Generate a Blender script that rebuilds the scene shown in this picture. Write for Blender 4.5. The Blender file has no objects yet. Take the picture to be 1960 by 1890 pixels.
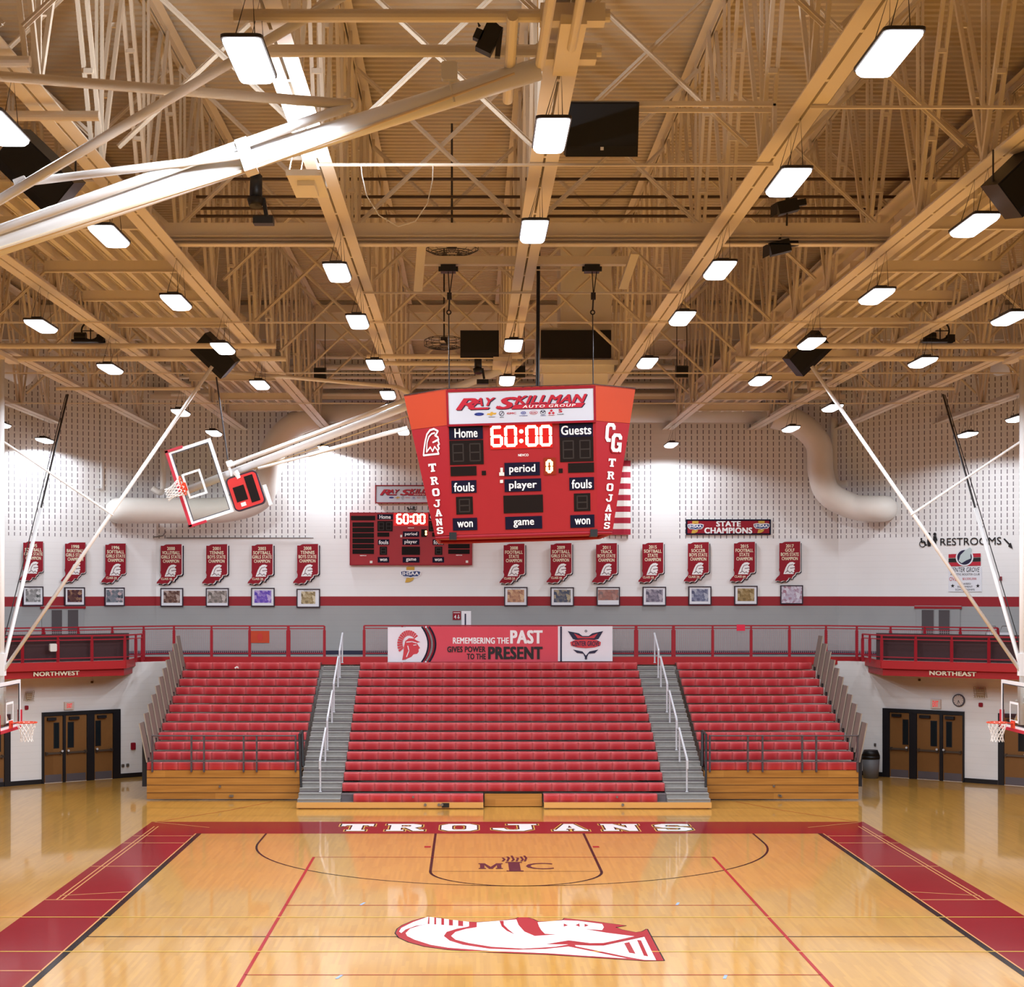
import bpy, math, random
from mathutils import Vector
random.seed(7)
S = bpy.context.scene
COL = S.collection
V = Vector
# ------------------------------------------------------------------ camera, light set-up, exposure
# Level camera in the upper seats: optical axis along +Y, window shifted (a crop of a wider frame).
F, CX, CY, H = 3320.0, 898.0, 1132.0, 6.0          # focal length in px of the 1960x1890 frame, axis pixel, eye height
cam_d = bpy.data.cameras.new('camera'); cam = bpy.data.objects.new('camera', cam_d); COL.objects.link(cam)
cam.location = (0, 0, H); cam.rotation_euler = (math.pi / 2, 0, 0)
cam_d.sensor_fit = 'HORIZONTAL'; cam_d.sensor_width = 36.0; cam_d.lens = F / 1960 * 36
cam_d.shift_x = (980 - CX) / 1960; cam_d.shift_y = (CY - 945) / 1960
cam_d.clip_start = 0.1; cam_d.clip_end = 300
S.camera = cam
w = bpy.data.worlds.new('world'); S.world = w; w.use_nodes = True
w.node_tree.nodes['Background'].inputs[0].default_value = (0.9, 0.85, 0.8, 1)
w.node_tree.nodes['Background'].inputs[1].default_value = 0.0
S.view_settings.view_transform = 'Standard'; S.view_settings.look = 'None'
S.cycles.max_bounces = 8; S.cycles.transmission_bounces = 6
S.view_settings.exposure = 0.08; S.view_settings.gamma = 1.0; S.view_settings.use_curve_mapping = False
LAMP_W, LAMP_CUT0, LAMP_CUT1, DIFF_E = 165.0, 82.5, 72.0, 5.0      # watts per high-bay lamp, cut-off angles of its reflector, lens brightness
LAMP_RGB = (0.88, 0.95, 1.04)

# ------------------------------------------------------------------ helpers
def P(px, py, d):
    return V(((px - CX) * d / F, d, H - (py - CY) * d / F))
def lin(c):
    c = c / 255.0
    return c / 12.92 if c <= 0.04045 else ((c + 0.055) / 1.055) ** 2.4
def rgb(c): return (lin(c[0]), lin(c[1]), lin(c[2]), 1)

MATS = {}
def M(name, c, rough=0.5, metal=0.0, noise=0.0, scale=3.0, emit=0.0, spec=0.5, coat=0.0, bump=0.0, ec=None):
    m = bpy.data.materials.new(name); m.use_nodes = True; MATS[name] = m
    nt = m.node_tree; b = nt.nodes['Principled BSDF']
    b.inputs['Base Color'].default_value = rgb(c); b.inputs['Roughness'].default_value = rough
    b.inputs['Metallic'].default_value = metal; b.inputs['Specular IOR Level'].default_value = spec
    b.inputs['Coat Weight'].default_value = coat; b.inputs['Coat Roughness'].default_value = 0.1
    if emit:
        b.inputs['Emission Color'].default_value = rgb(ec or c); b.inputs['Emission Strength'].default_value = emit
    if noise or bump:
        tc = nt.nodes.new('ShaderNodeTexCoord'); n = nt.nodes.new('ShaderNodeTexNoise')
        n.inputs['Scale'].default_value = scale; n.inputs['Detail'].default_value = 4
        nt.links.new(tc.outputs['Object'], n.inputs['Vector'])
        if noise:
            mx = nt.nodes.new('ShaderNodeMix'); mx.data_type = 'RGBA'
            a = rgb(c)
            mx.inputs['A'].default_value = tuple(x * (1 - noise) for x in a[:3]) + (1,)
            mx.inputs['B'].default_value = tuple(min(1, x * (1 + noise)) for x in a[:3]) + (1,)
            nt.links.new(n.outputs['Fac'], mx.inputs['Factor']); nt.links.new(mx.outputs['Result'], b.inputs['Base Color'])
        if bump:
            bp = nt.nodes.new('ShaderNodeBump'); bp.inputs['Strength'].default_value = bump; bp.inputs['Distance'].default_value = 0.01
            nt.links.new(n.outputs['Fac'], bp.inputs['Height']); nt.links.new(bp.outputs['Normal'], b.inputs['Normal'])
    return m

class Fr:                                            # a flat frame: u right, v up, n towards the viewer
    def __init__(s, o, u, v):
        s.o = V(o); s.u = V(u).normalized(); s.v = V(v).normalized(); s.n = s.u.cross(s.v).normalized()
    def pt(s, a, b, c=0.0): return s.o + s.u * a + s.v * b + s.n * c
    def loc(s, px, py):
        r = V(((px - CX) / F, 1, -(py - CY) / F)); C = V((0, 0, H))
        t = (s.o - C).dot(s.n) / r.dot(s.n); q = C + r * t - s.o
        return q.dot(s.u), q.dot(s.v)
    def px(s, pts): return [s.loc(*p) for p in pts]
    def moved(s, a, b, c=0.0): return Fr(s.pt(a, b, c), s.u, s.v)

_tx = {}
def text_geo(body, bold=0.0, shear=0.0, space=1.0):
    """glyph faces of a line of lettering scaled to the unit square; bold thickens every stroke by shifted copies"""
    k = (body, bold, shear, space)
    if k not in _tx:
        c = bpy.data.curves.new('t', 'FONT'); c.body = body; c.size = 1; c.shear = shear
        c.space_character = space + bold * 1.6; c.resolution_u = 3; c.fill_mode = 'FRONT'
        o = bpy.data.objects.new('t', c); me = bpy.data.meshes.new_from_object(o)
        v0 = [(x.co.x, x.co.y) for x in me.vertices]; f0 = [tuple(p.vertices) for p in me.polygons]
        vs, fs = [], []
        cp = []
        for dx, dy in ([(0, 0)] if bold == 0 else [(-bold, -bold * .5), (bold, -bold * .5), (-bold, bold * .5), (bold, bold * .5), (0, 0)]):
            n = len(vs); cp += [len(cp) // max(1, len(v0))] * len(v0); vs += [(x + dx, y + dy) for x, y in v0]; fs += [tuple(i + n for i in f) for f in f0]
        x0 = min(p[0] for p in vs); x1 = max(p[0] for p in vs); y0 = min(p[1] for p in vs); y1 = max(p[1] for p in vs)
        _tx[k] = ([((x - x0) / (x1 - x0), (y - y0) / (y1 - y0)) for x, y in vs], fs, cp)
        bpy.data.objects.remove(o); bpy.data.curves.remove(c); bpy.data.meshes.remove(me)
    return _tx[k]

class MB:
    def __init__(s): s.v = []; s.f = []
    def _a(s, vs, fs):
        o = len(s.v); s.v += [V(x) for x in vs]; s.f += [tuple(i + o for i in f) for f in fs]; return s
    def hexa(s, p):                                   # 8 corners: 0-3 bottom ring, 4-7 top ring
        return s._a(p, [(3, 2, 1, 0), (4, 5, 6, 7), (0, 1, 5, 4), (1, 2, 6, 5), (2, 3, 7, 6), (3, 0, 4, 7)])
    def box(s, x0, x1, y0, y1, z0, z1):
        return s.hexa([(x0, y0, z0), (x1, y0, z0), (x1, y1, z0), (x0, y1, z0), (x0, y0, z1), (x1, y0, z1), (x1, y1, z1), (x0, y1, z1)])
    def fbox(s, fr, a0, a1, b0, b1, c0, c1):          # box in a frame
        q = fr.pt
        return s.hexa([q(a0, b0, c1), q(a1, b0, c1), q(a1, b0, c0), q(a0, b0, c0), q(a0, b1, c1), q(a1, b1, c1), q(a1, b1, c0), q(a0, b1, c0)])
    def rbox(s, fr, a0, a1, b0, b1, c0, c1, r, n=4):  # rounded plate in a frame
        pts = []
        for (x, y, t) in ((a1 - r, b0 + r, -90), (a1 - r, b1 - r, 0), (a0 + r, b1 - r, 90), (a0 + r, b0 + r, 180)):
            for i in range(n + 1):
                g = math.radians(t + 90 * i / n); pts.append((x + r * math.cos(g), y + r * math.sin(g)))
        return s.poly(fr, pts, c1, c1 - c0)
    def bar(s, p, q, w=0.05, h=0.05, up=(0, 0, 1)):
        p, q = V(p), V(q); d = (q - p).normalized(); up = V(up)
        if abs(d.dot(up)) > 0.98: up = V((0, 1, 0)) if abs(d.y) < .9 else V((1, 0, 0))
        a = d.cross(up).normalized() * w / 2; b = a.cross(d).normalized() * h / 2
        return s.hexa([p - a - b, p + a - b, q + a - b, q - a - b, p - a + b, p + a + b, q + a + b, q - a + b])
    def tube(s, p, q, r=0.03, n=10, r2=None, cap=True):
        return s.sweep([p, q], r, n, r2, cap)
    def sweep(s, pts, r, n=10, r2=None, cap=True):
        pts = [V(x) for x in pts]; r2 = r if r2 is None else r2; m = len(pts); rings = []
        up = None
        for i, p in enumerate(pts):
            d = (pts[min(i + 1, m - 1)] - pts[max(i - 1, 0)]).normalized()
            if up is None: up = V((0, 0, 1)) if abs(d.z) < .9 else V((0, 1, 0))
            a = d.cross(up).normalized(); b = a.cross(d).normalized(); up = b
            rr = r + (r2 - r) * i / max(1, m - 1)
            rings.append([p + (a * math.cos(t) + b * math.sin(t)) * rr for t in [2 * math.pi * j / n for j in range(n)]])
        vs = [x for g in rings for x in g]; fs = []
        for i in range(m - 1):
            for j in range(n):
                k = (j + 1) % n; fs.append((i * n + j, i * n + k, (i + 1) * n + k, (i + 1) * n + j))
        if cap: fs.append(tuple(range(n - 1, -1, -1))); fs.append(tuple((m - 1) * n + j for j in range(n)))
        return s._a(vs, fs)
    def ring(s, c, ax, R, r, n=28, m=8):               # torus
        ax = V(ax).normalized(); a = ax.orthogonal().normalized(); b = ax.cross(a); c = V(c); vs = []; fs = []
        for i in range(n):
            t = 2 * math.pi * i / n; e = a * math.cos(t) + b * math.sin(t)
            for j in range(m):
                g = 2 * math.pi * j / m; vs.append(c + e * (R + r * math.cos(g)) + ax * r * math.sin(g))
        for i in range(n):
            for j in range(m):
                fs.append((i * m + j, ((i + 1) % n) * m + j, ((i + 1) % n) * m + (j + 1) % m, i * m + (j + 1) % m))
        return s._a(vs, fs)
    def poly(s, fr, pts, c=0.0, th=0.0):
        n = len(pts)
        ar = sum(pts[i][0] * pts[(i + 1) % n][1] - pts[(i + 1) % n][0] * pts[i][1] for i in range(n))
        if ar < 0: pts = pts[::-1]
        fv = [fr.pt(a, b, c) for a, b in pts]
        if th <= 0: return s._a(fv, [tuple(range(n))])
        bv = [fr.pt(a, b, c - th) for a, b in pts]
        fs = [tuple(range(n)), tuple(range(2 * n - 1, n - 1, -1))]
        fs += [(i, i + n, (i + 1) % n + n, (i + 1) % n) for i in range(n)]
        return s._a(fv + bv, fs)
    def ell(s, fr, a, b, ra, rb, c=0.0, th=0.0, n=24, ri=0.0):
        if ri <= 0: return s.poly(fr, [(a + ra * math.cos(2 * math.pi * i / n), b + rb * math.sin(2 * math.pi * i / n)) for i in range(n)], c, th)
        for i in range(n):
            t, u = 2 * math.pi * i / n, 2 * math.pi * (i + 1) / n
            s.poly(fr, [(a + ra * math.cos(t), b + rb * math.sin(t)), (a + ra * math.cos(u), b + rb * math.sin(u)),
                        (a + ra * ri * math.cos(u), b + rb * ri * math.sin(u)), (a + ra * ri * math.cos(t), b + rb * ri * math.sin(t))], c, th)
        return s
    def line(s, fr, pts, wd, c=0.0, th=0.0):           # painted stroke along a polyline
        for (p, q) in zip(pts[:-1], pts[1:]):
            dx, dy = q[0] - p[0], q[1] - p[1]; L = math.hypot(dx, dy) or 1e-6
            ex, ey = dx / L * wd * .25, dy / L * wd * .25; nx, ny = -dy / L * wd / 2, dx / L * wd / 2
            s.poly(fr, [(p[0] - ex + nx, p[1] - ey + ny), (p[0] - ex - nx, p[1] - ey - ny), (q[0] + ex - nx, q[1] + ey - ny), (q[0] + ex + nx, q[1] + ey + ny)], c, th)
        return s
    def text(s, fr, body, a0, a1, b0, b1, c=0.0, bold=0.0, shear=0.0, space=1.0):
        vs, fs, cp = text_geo(body, bold, shear, space)             # each copy sits a hair above the last, so none shades another
        return s._a([fr.pt(a0 + x * (a1 - a0), b0 + y * (b1 - b0), c + .0005 * k) for (x, y), k in zip(vs, cp)], fs)
    def build(s, name, mat, parent=None, loc=None, smooth=False):
        base = V((0, 0, 0))
        if parent is not None:
            q = parent
            while q is not None: base += q.location; q = q.parent
        L = V(loc) if loc is not None else V((0, 0, 0))
        me = bpy.data.meshes.new(name); me.from_pydata([x - base - L for x in s.v], [], s.f)
        me.materials.append(mat)
        if smooth:
            for p in me.polygons: p.use_smooth = len(p.vertices) == 4
        me.update()
        o = bpy.data.objects.new(name, me); COL.objects.link(o); o.parent = parent; o.location = L
        return o
def tag(o, label=None, cat=None, group=None, kind=None):
    if label: o['label'] = label
    if cat: o['category'] = cat
    if group: o['group'] = group
    if kind: o['kind'] = kind
    return o
def thing(name, label, cat, loc=(0, 0, 0), group=None):
    o = bpy.data.objects.new(name, None); COL.objects.link(o); o.location = loc; o.empty_display_size = .1
    return tag(o, label, cat, group)
def dup_mesh(o, parent, loc):                          # same mesh, new place
    c = o.copy(); COL.objects.link(c); c.parent = parent; c.location = loc; return c
ORD = 'first second third fourth fifth sixth seventh eighth ninth tenth eleventh twelfth thirteenth fourteenth fifteenth sixteenth'.split()

# ------------------------------------------------------------------ materials
tan = M('beige_painted_steel', (230, 219, 202), .55, noise=.05, scale=1.5)
deckm = M('beige_roof_deck', (212, 198, 174), .6, noise=.05, scale=.8)
ductm = M('beige_painted_duct', (240, 236, 228), .5, noise=.04)
white = M('white_painted_steel', (240, 240, 240), .35, noise=.02)
offw = M('off_white_plastic', (225, 222, 215), .5)
black = M('black_satin', (14, 14, 16), .45, noise=.2, scale=20)
dark = M('dark_grey_metal', (48, 44, 46), .5, noise=.1)
redp = M('red_painted_steel', (176, 22, 32), .4, noise=.06)
redf = M('red_fascia_paint', (178, 20, 26), .5, noise=.05)
seatm = M('red_moulded_seat', (190, 36, 44), .42, noise=.08, scale=9)
boardred = M('scoreboard_red', (160, 28, 38), .45, noise=.05)
orange = M('scoreboard_orange', (184, 62, 26), .5, noise=.04)
navy = M('navy_sign', (18, 16, 40), .7, noise=.1, spec=.15)
maroon = M('maroon_sign', (146, 16, 36), .6, noise=.05, spec=.3)
ledoff = M('unlit_display', (26, 18, 16), .7, noise=.3, scale=60, spec=.15)
whitel = M('white_lettering', (245, 245, 245), .5)
ivory = M('ivory_lettering', (240, 232, 205), .5)
navyl = M('navy_lettering', (24, 24, 60), .5)
blackl = M('black_lettering', (16, 14, 18), .5)
redl = M('red_lettering', (186, 28, 52), .5)
goldl = M('gold_lettering', (206, 162, 60), .5)
sponw = M('pale_blue_grey_panel', (204, 209, 222), .35, noise=.02)
signw = M('white_sign_panel', (232, 234, 240), .3, noise=.02)
grey = M('grey_step_carpet', (152, 150, 146), .8, noise=.12, scale=12)
greyd = M('grey_deck_board', (104, 96, 98), .7, noise=.1)
_nt = seatm.node_tree; _at = _nt.nodes.new('ShaderNodeAttribute'); _at.attribute_name = 'sheen_tint'  # paler red painted in for the highlights on seat ends and nosing
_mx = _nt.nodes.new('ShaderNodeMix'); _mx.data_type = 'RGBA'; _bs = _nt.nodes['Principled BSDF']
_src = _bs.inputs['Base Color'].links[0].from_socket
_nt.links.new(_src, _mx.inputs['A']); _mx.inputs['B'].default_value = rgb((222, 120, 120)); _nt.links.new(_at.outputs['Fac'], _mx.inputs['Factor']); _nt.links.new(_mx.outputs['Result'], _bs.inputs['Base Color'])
brown = M('taupe_end_panel', (118, 104, 94), .6, noise=.06)
railg = M('grey_guard_rail', (82, 74, 78), .45)
darkpan = M('dark_maroon_screen', (58, 26, 30), .6, noise=.15, scale=14)
basebd = M('black_baseboard', (20, 18, 24), .45)
steel = M('brushed_steel', (150, 148, 146), .3, metal=.8)
alum = M('white_aluminium_rail', (204, 206, 212), .3, noise=.02)
led = M('lit_red_display', (255, 190, 170), .4, emit=7.0, ec=(255, 170, 140))
ledg = M('red_glow_display_panel', (120, 12, 14), .4, emit=.55, ec=(255, 20, 20))
leda = M('lit_amber_display', (255, 230, 150), .4, emit=5.0, ec=(255, 214, 120))
diffm = M('lit_lamp_lens', (255, 255, 255), .4, emit=DIFF_E, ec=(250, 250, 255))
netm = M('white_net_cord', (236, 234, 230), .7)
rimm = M('orange_rim', (226, 70, 36), .35)
padm = M('red_edge_padding', (190, 26, 50), .5)

def wood(name, c, wd, along='Y', coat=0.0, rough=.35, var=.16, grain=40, length=1.2, blotch=0.0, gw=.35):
    """strip wood: board rows of width wd with staggered board ends, colour by board, grain along the board"""
    m = bpy.data.materials.new(name); m.use_nodes = True; nt = m.node_tree; N = nt.nodes; L = nt.links
    b = N['Principled BSDF']; tc = N.new('ShaderNodeTexCoord'); sp = N.new('ShaderNodeSeparateXYZ')
    L.new(tc.outputs['Object'], sp.inputs[0])
    ax = {'Y': ('X', 'Y'), 'X': ('Z', 'X')}[along]
    def mth(op, a, bb=None):
        n = N.new('ShaderNodeMath'); n.operation = op
        for i, x in enumerate((a, bb)):
            if x is None: continue
            if isinstance(x, (int, float)): n.inputs[i].default_value = x
            else: L.new(x, n.inputs[i])
        return n.outputs[0]
    row = mth('FLOOR', mth('DIVIDE', sp.outputs[ax[0]], wd))
    wn = N.new('ShaderNodeTexWhiteNoise'); wn.noise_dimensions = '1D'; L.new(row, wn.inputs['W'])
    pos = mth('ADD', mth('DIVIDE', sp.outputs[ax[1]], length), mth('MULTIPLY', wn.outputs['Value'], 7.0))
    brd = mth('FLOOR', pos)
    cb = N.new('ShaderNodeCombineXYZ'); L.new(row, cb.inputs[0]); L.new(brd, cb.inputs[1])
    w2 = N.new('ShaderNodeTexWhiteNoise'); w2.noise_dimensions = '3D'; L.new(cb.outputs[0], w2.inputs['Vector'])
    mp = N.new('ShaderNodeMapping'); L.new(tc.outputs['Object'], mp.inputs[0])
    mp.inputs['Scale'].default_value = (grain, grain * .04, grain) if along == 'Y' else (grain * .05, grain, grain)
    ns = N.new('ShaderNodeTexNoise'); ns.inputs['Scale'].default_value = 1; ns.inputs['Detail'].default_value = 3; L.new(mp.outputs[0], ns.inputs['Vector'])
    f = mth('ADD', mth('MULTIPLY', w2.outputs['Value'], 1 - gw), mth('MULTIPLY', ns.outputs['Fac'], gw))
    if blotch:
        nb = N.new('ShaderNodeTexNoise'); nb.inputs['Scale'].default_value = .55; nb.inputs['Detail'].default_value = 3; L.new(tc.outputs['Object'], nb.inputs['Vector'])
        f = mth('ADD', f, mth('MULTIPLY', mth('SUBTRACT', nb.outputs['Fac'], .5), blotch))
    mx = N.new('ShaderNodeMix'); mx.data_type = 'RGBA'; a = rgb(c)
    mx.inputs['A'].default_value = (a[0] * (1 - var), a[1] * (1 - var * 1.3), a[2] * (1 - var * 1.7), 1)
    mx.inputs['B'].default_value = tuple(min(1, x * (1 + var)) for x in a[:3]) + (1,)
    L.new(f, mx.inputs['Factor']); L.new(mx.outputs['Result'], b.inputs['Base Color'])
    b.inputs['Roughness'].default_value = rough; b.inputs['Specular IOR Level'].default_value = .25; b.inputs['Coat Weight'].default_value = coat; b.inputs['Coat Roughness'].default_value = .05
    return m
floorm = wood('maple_gym_floor', (209, 158, 70), .057, 'Y', .8, .30, .12, 30, 1.1, .5)
panelw = wood('oak_bleacher_front', (180, 128, 62), .22, 'X', .3, .4, .45, 16, 3.0, 0, .75)
kickw = wood('oak_kick_board', (222, 168, 96), .3, 'X', .6, .3, .10, 9, 3.0)
doorw = wood('brown_door_veneer', (126, 88, 50), 1.3, 'Y', .2, .4, .18, 14, 4.0)
def paint(name, c): return M(name, c, .6, coat=.5, noise=.05, scale=2, spec=.05)
pred = paint('red_floor_paint', (134, 8, 22)); pblack = paint('black_floor_paint', (10, 8, 10)); pwhite = paint('white_floor_paint', (240, 238, 238))
pvred = paint('crimson_floor_line', (166, 32, 36)); pyel = paint('yellow_floor_line', (226, 190, 84)); ptan = paint('tan_floor_line', (216, 160, 100))
pmar = paint('dark_maroon_floor_paint', (70, 28, 40)); pbord = paint('crimson_emblem_paint', (164, 26, 36))

def wall_mat(name, gaps, slot_top=99.0, low=False):
    """painted block wall: white field with slotted acoustic block above, crimson band, grey dado"""
    m = bpy.data.materials.new(name); m.use_nodes = True; nt = m.node_tree; N = nt.nodes; L = nt.links
    b = N['Principled BSDF']; b.inputs['Roughness'].default_value = .55
    tc = N.new('ShaderNodeTexCoord'); sp = N.new('ShaderNodeSeparateXYZ'); L.new(tc.outputs['Object'], sp.inputs[0])
    x, z = sp.outputs['X'], sp.outputs['Z']
    def mth(op, a, bb=None):
        n = N.new('ShaderNodeMath'); n.operation = op
        for i, q in enumerate((a, bb)):
            if q is None: continue
            if isinstance(q, (int, float)): n.inputs[i].default_value = q
            else: L.new(q, n.inputs[i])
        return n.outputs[0]
    def mix(f, a, bb):
        n = N.new('ShaderNodeMix'); n.data_type = 'RGBA'; L.new(f, n.inputs['Factor'])
        for k, q in (('A', a), ('B', bb)):
            if isinstance(q, tuple): n.inputs[k].default_value = q
            else: L.new(q, n.inputs[k])
        return n.outputs['Result']
    ns = N.new('ShaderNodeTexNoise'); ns.inputs['Scale'].default_value = .7; L.new(tc.outputs['Object'], ns.inputs['Vector'])
    wcol = mix(ns.outputs['Fac'], rgb((234, 233, 232)), rgb((244, 243, 242)))
    # joints
    jz = mth('LESS_THAN', mth('FRACT', mth('DIVIDE', z, .2)), .05)
    wcol = mix(mth('MULTIPLY', jz, .10), wcol, rgb((120, 116, 114)))
    if not low:
        sx = mth('LESS_THAN', mth('ABSOLUTE', mth('SUBTRACT', mth('FRACT', mth('DIVIDE', x, .2)), .5)), .075)
        sz = mth('LESS_THAN', mth('FRACT', mth('ADD', mth('DIVIDE', z, .2), .12)), .68)
        sl = mth('MULTIPLY', mth('MULTIPLY', sx, sz), mth('GREATER_THAN', z, 7.8))
        sl = mth('MULTIPLY', sl, mth('LESS_THAN', z, slot_top))
        for g0, g1 in gaps:
            ins = mth('MULTIPLY', mth('GREATER_THAN', x, g0), mth('LESS_THAN', x, g1))
            sl = mth('MULTIPLY', sl, mth('SUBTRACT', 1.0, ins))
        wcol = mix(sl, wcol, rgb((104, 95, 102)))
        wcol = mix(mth('LESS_THAN', z, 5.82), wcol, rgb((150, 16, 30)))
        gcol = mix(ns.outputs['Fac'], rgb((150, 150, 150)), rgb((164, 164, 163)))
        gcol = mix(mth('MULTIPLY', jz, .12), gcol, rgb((90, 90, 90)))
        wcol = mix(mth('LESS_THAN', z, 5.5), wcol, gcol)
    L.new(wcol, b.inputs['Base Color'])
    return m
# ------------------------------------------------------------------ the hall: floor and court paint
FL = Fr((0, 0, 0), (1, 0, 0), (0, 1, 0))
X0, YC = 1.0, 30.1                                      # court centre
floor = MB().box(-22, 24, -8, 61, -.3, 0).build('floor', floorm); tag(floor, kind='structure')
def fpaint(name, mb, m): return mb.build(name, m, floor)
z1, z2, z3, z4 = .0015, .003, .0045, .006
bi, bo = 7.74, 9.25
m = MB(); y0, y1, yo0, yo1 = YC - 12.8, YC + 12.8, YC - 15.0, YC + 15.0
m.poly(FL, [(X0 - bo, yo0), (X0 - bi, yo0), (X0 - bi, yo1), (X0 - bo, yo1)], z1)
m.poly(FL, [(X0 + bi, yo0), (X0 + bo, yo0), (X0 + bo, yo1), (X0 + bi, yo1)], z1)
m.poly(FL, [(X0 - bi, y1), (X0 + bi, y1), (X0 + bi, yo1), (X0 - bi, yo1)], z1)
m.poly(FL, [(X0 - bi, yo0), (X0 + bi, yo0), (X0 + bi, y0), (X0 - bi, y0)], z1)
fpaint('border_paint', m, pred)
for s in (-1, 1):
    fpaint('sideline', MB().line(FL, [(X0 + s * 7.68, y0), (X0 + s * 7.68, y1)], .12, z2), pblack)
    fpaint('sideline_edge', MB().line(FL, [(X0 + s * 7.76, y0), (X0 + s * 7.76, y1)], .03, z2), ptan)
fpaint('center_line', MB().line(FL, [(X0 - 7.62, YC), (X0 + 7.62, YC)], .05, z2), pblack)
arc = [(X0 - 6.02, y1)] + [(X0 + 6.02 * math.cos(t), y1 - 1.6 + 6.02 * math.sin(t)) for t in [math.pi + math.pi * i / 60 for i in range(61)]] + [(X0 + 6.02, y1)]
fpaint('three_point_line', MB().line(FL, arc, .05, z2), pblack)
ky = y1 - 5.79
key = [(X0 - 1.83, y1)] + [(X0 + 1.83 * math.cos(t), ky + 1.83 * math.sin(t)) for t in [math.pi + math.pi * i / 30 for i in range(31)]] + [(X0 + 1.83, y1)]
fpaint('key_line', MB().line(FL, key, .06, z2).line(FL, [(X0 - 1.83, ky), (X0 + 1.83, ky)], .025, z2), pblack)
for s in (-1, 1):
    fpaint('lane_block', MB().poly(FL, [(X0 + s * 1.9, y1 - 2.35), (X0 + s * 2.05, y1 - 2.35), (X0 + s * 2.05, y1 - 2.1), (X0 + s * 1.9, y1 - 2.1)], z2), pvred)
    fpaint('volleyball_sideline', MB().line(FL, [(X0 + s * 4.5, YC - 9), (X0 + s * 4.5, YC + 9)], .06, z3), pvred)
for dy in (9, 3, -3, -9):
    fpaint('volleyball_line', MB().line(FL, [(X0 - 4.5, YC + dy), (X0 + 4.5, YC + dy)], .035, z3), pvred)
for yy in (31.9, 28.85):
    fpaint('badminton_line', MB().line(FL, [(X0 - 11, yy), (X0 + 11, yy)], .045, z4), pyel)
for s in (-1, 1):
    m = MB()
    for yy in (42.5, 41.3, 37.8, 33.7, 31.9, 28.85, 27.4): m.line(FL, [(X0 + s * bi, yy), (X0 + s * (bo - .02), yy)], .05, z2)
    for q in (9.02, 8.92): m.line(FL, [(X0 + s * q, 33.7), (X0 + s * q, 44.2)], .03, z3)
    m.line(FL, [(X0 + s * bi, 34.6), (X0 + s * 9.05, 34.15)], .04, z3)
    m.line(FL, [(X0 + s * 9.15, 45.0), (X0 + s * 7.6, 44.0)], .04, z3)
    fpaint('border_gap_line', m, ptan)
    fpaint('run_out_line', MB().line(FL, [(X0 + s * 9.1, 45.1), (X0 + s * 7.6, 47.4), (X0 + s * 6.6, 49.4)], .03, z2), pvred)
m = MB()
m.line(FL, [(10.1, 30.0), (11.3, 30.9)], .06, z3).line(FL, [(9.9, 30.9), (11.2, 30.2)], .06, z3); fpaint('tape_cross', m, ptan)
for (px, py) in ((694, 1731), (1297, 1731), (649, 1871), (1388, 1871)):
    a, b = FL.loc(px, py); fpaint('tape_mark', MB().line(FL, [(a - .03, b - .12), (a + .03, b + .12)], .05, z3), M('blue_tape', (140, 170, 205), .5))
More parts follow.
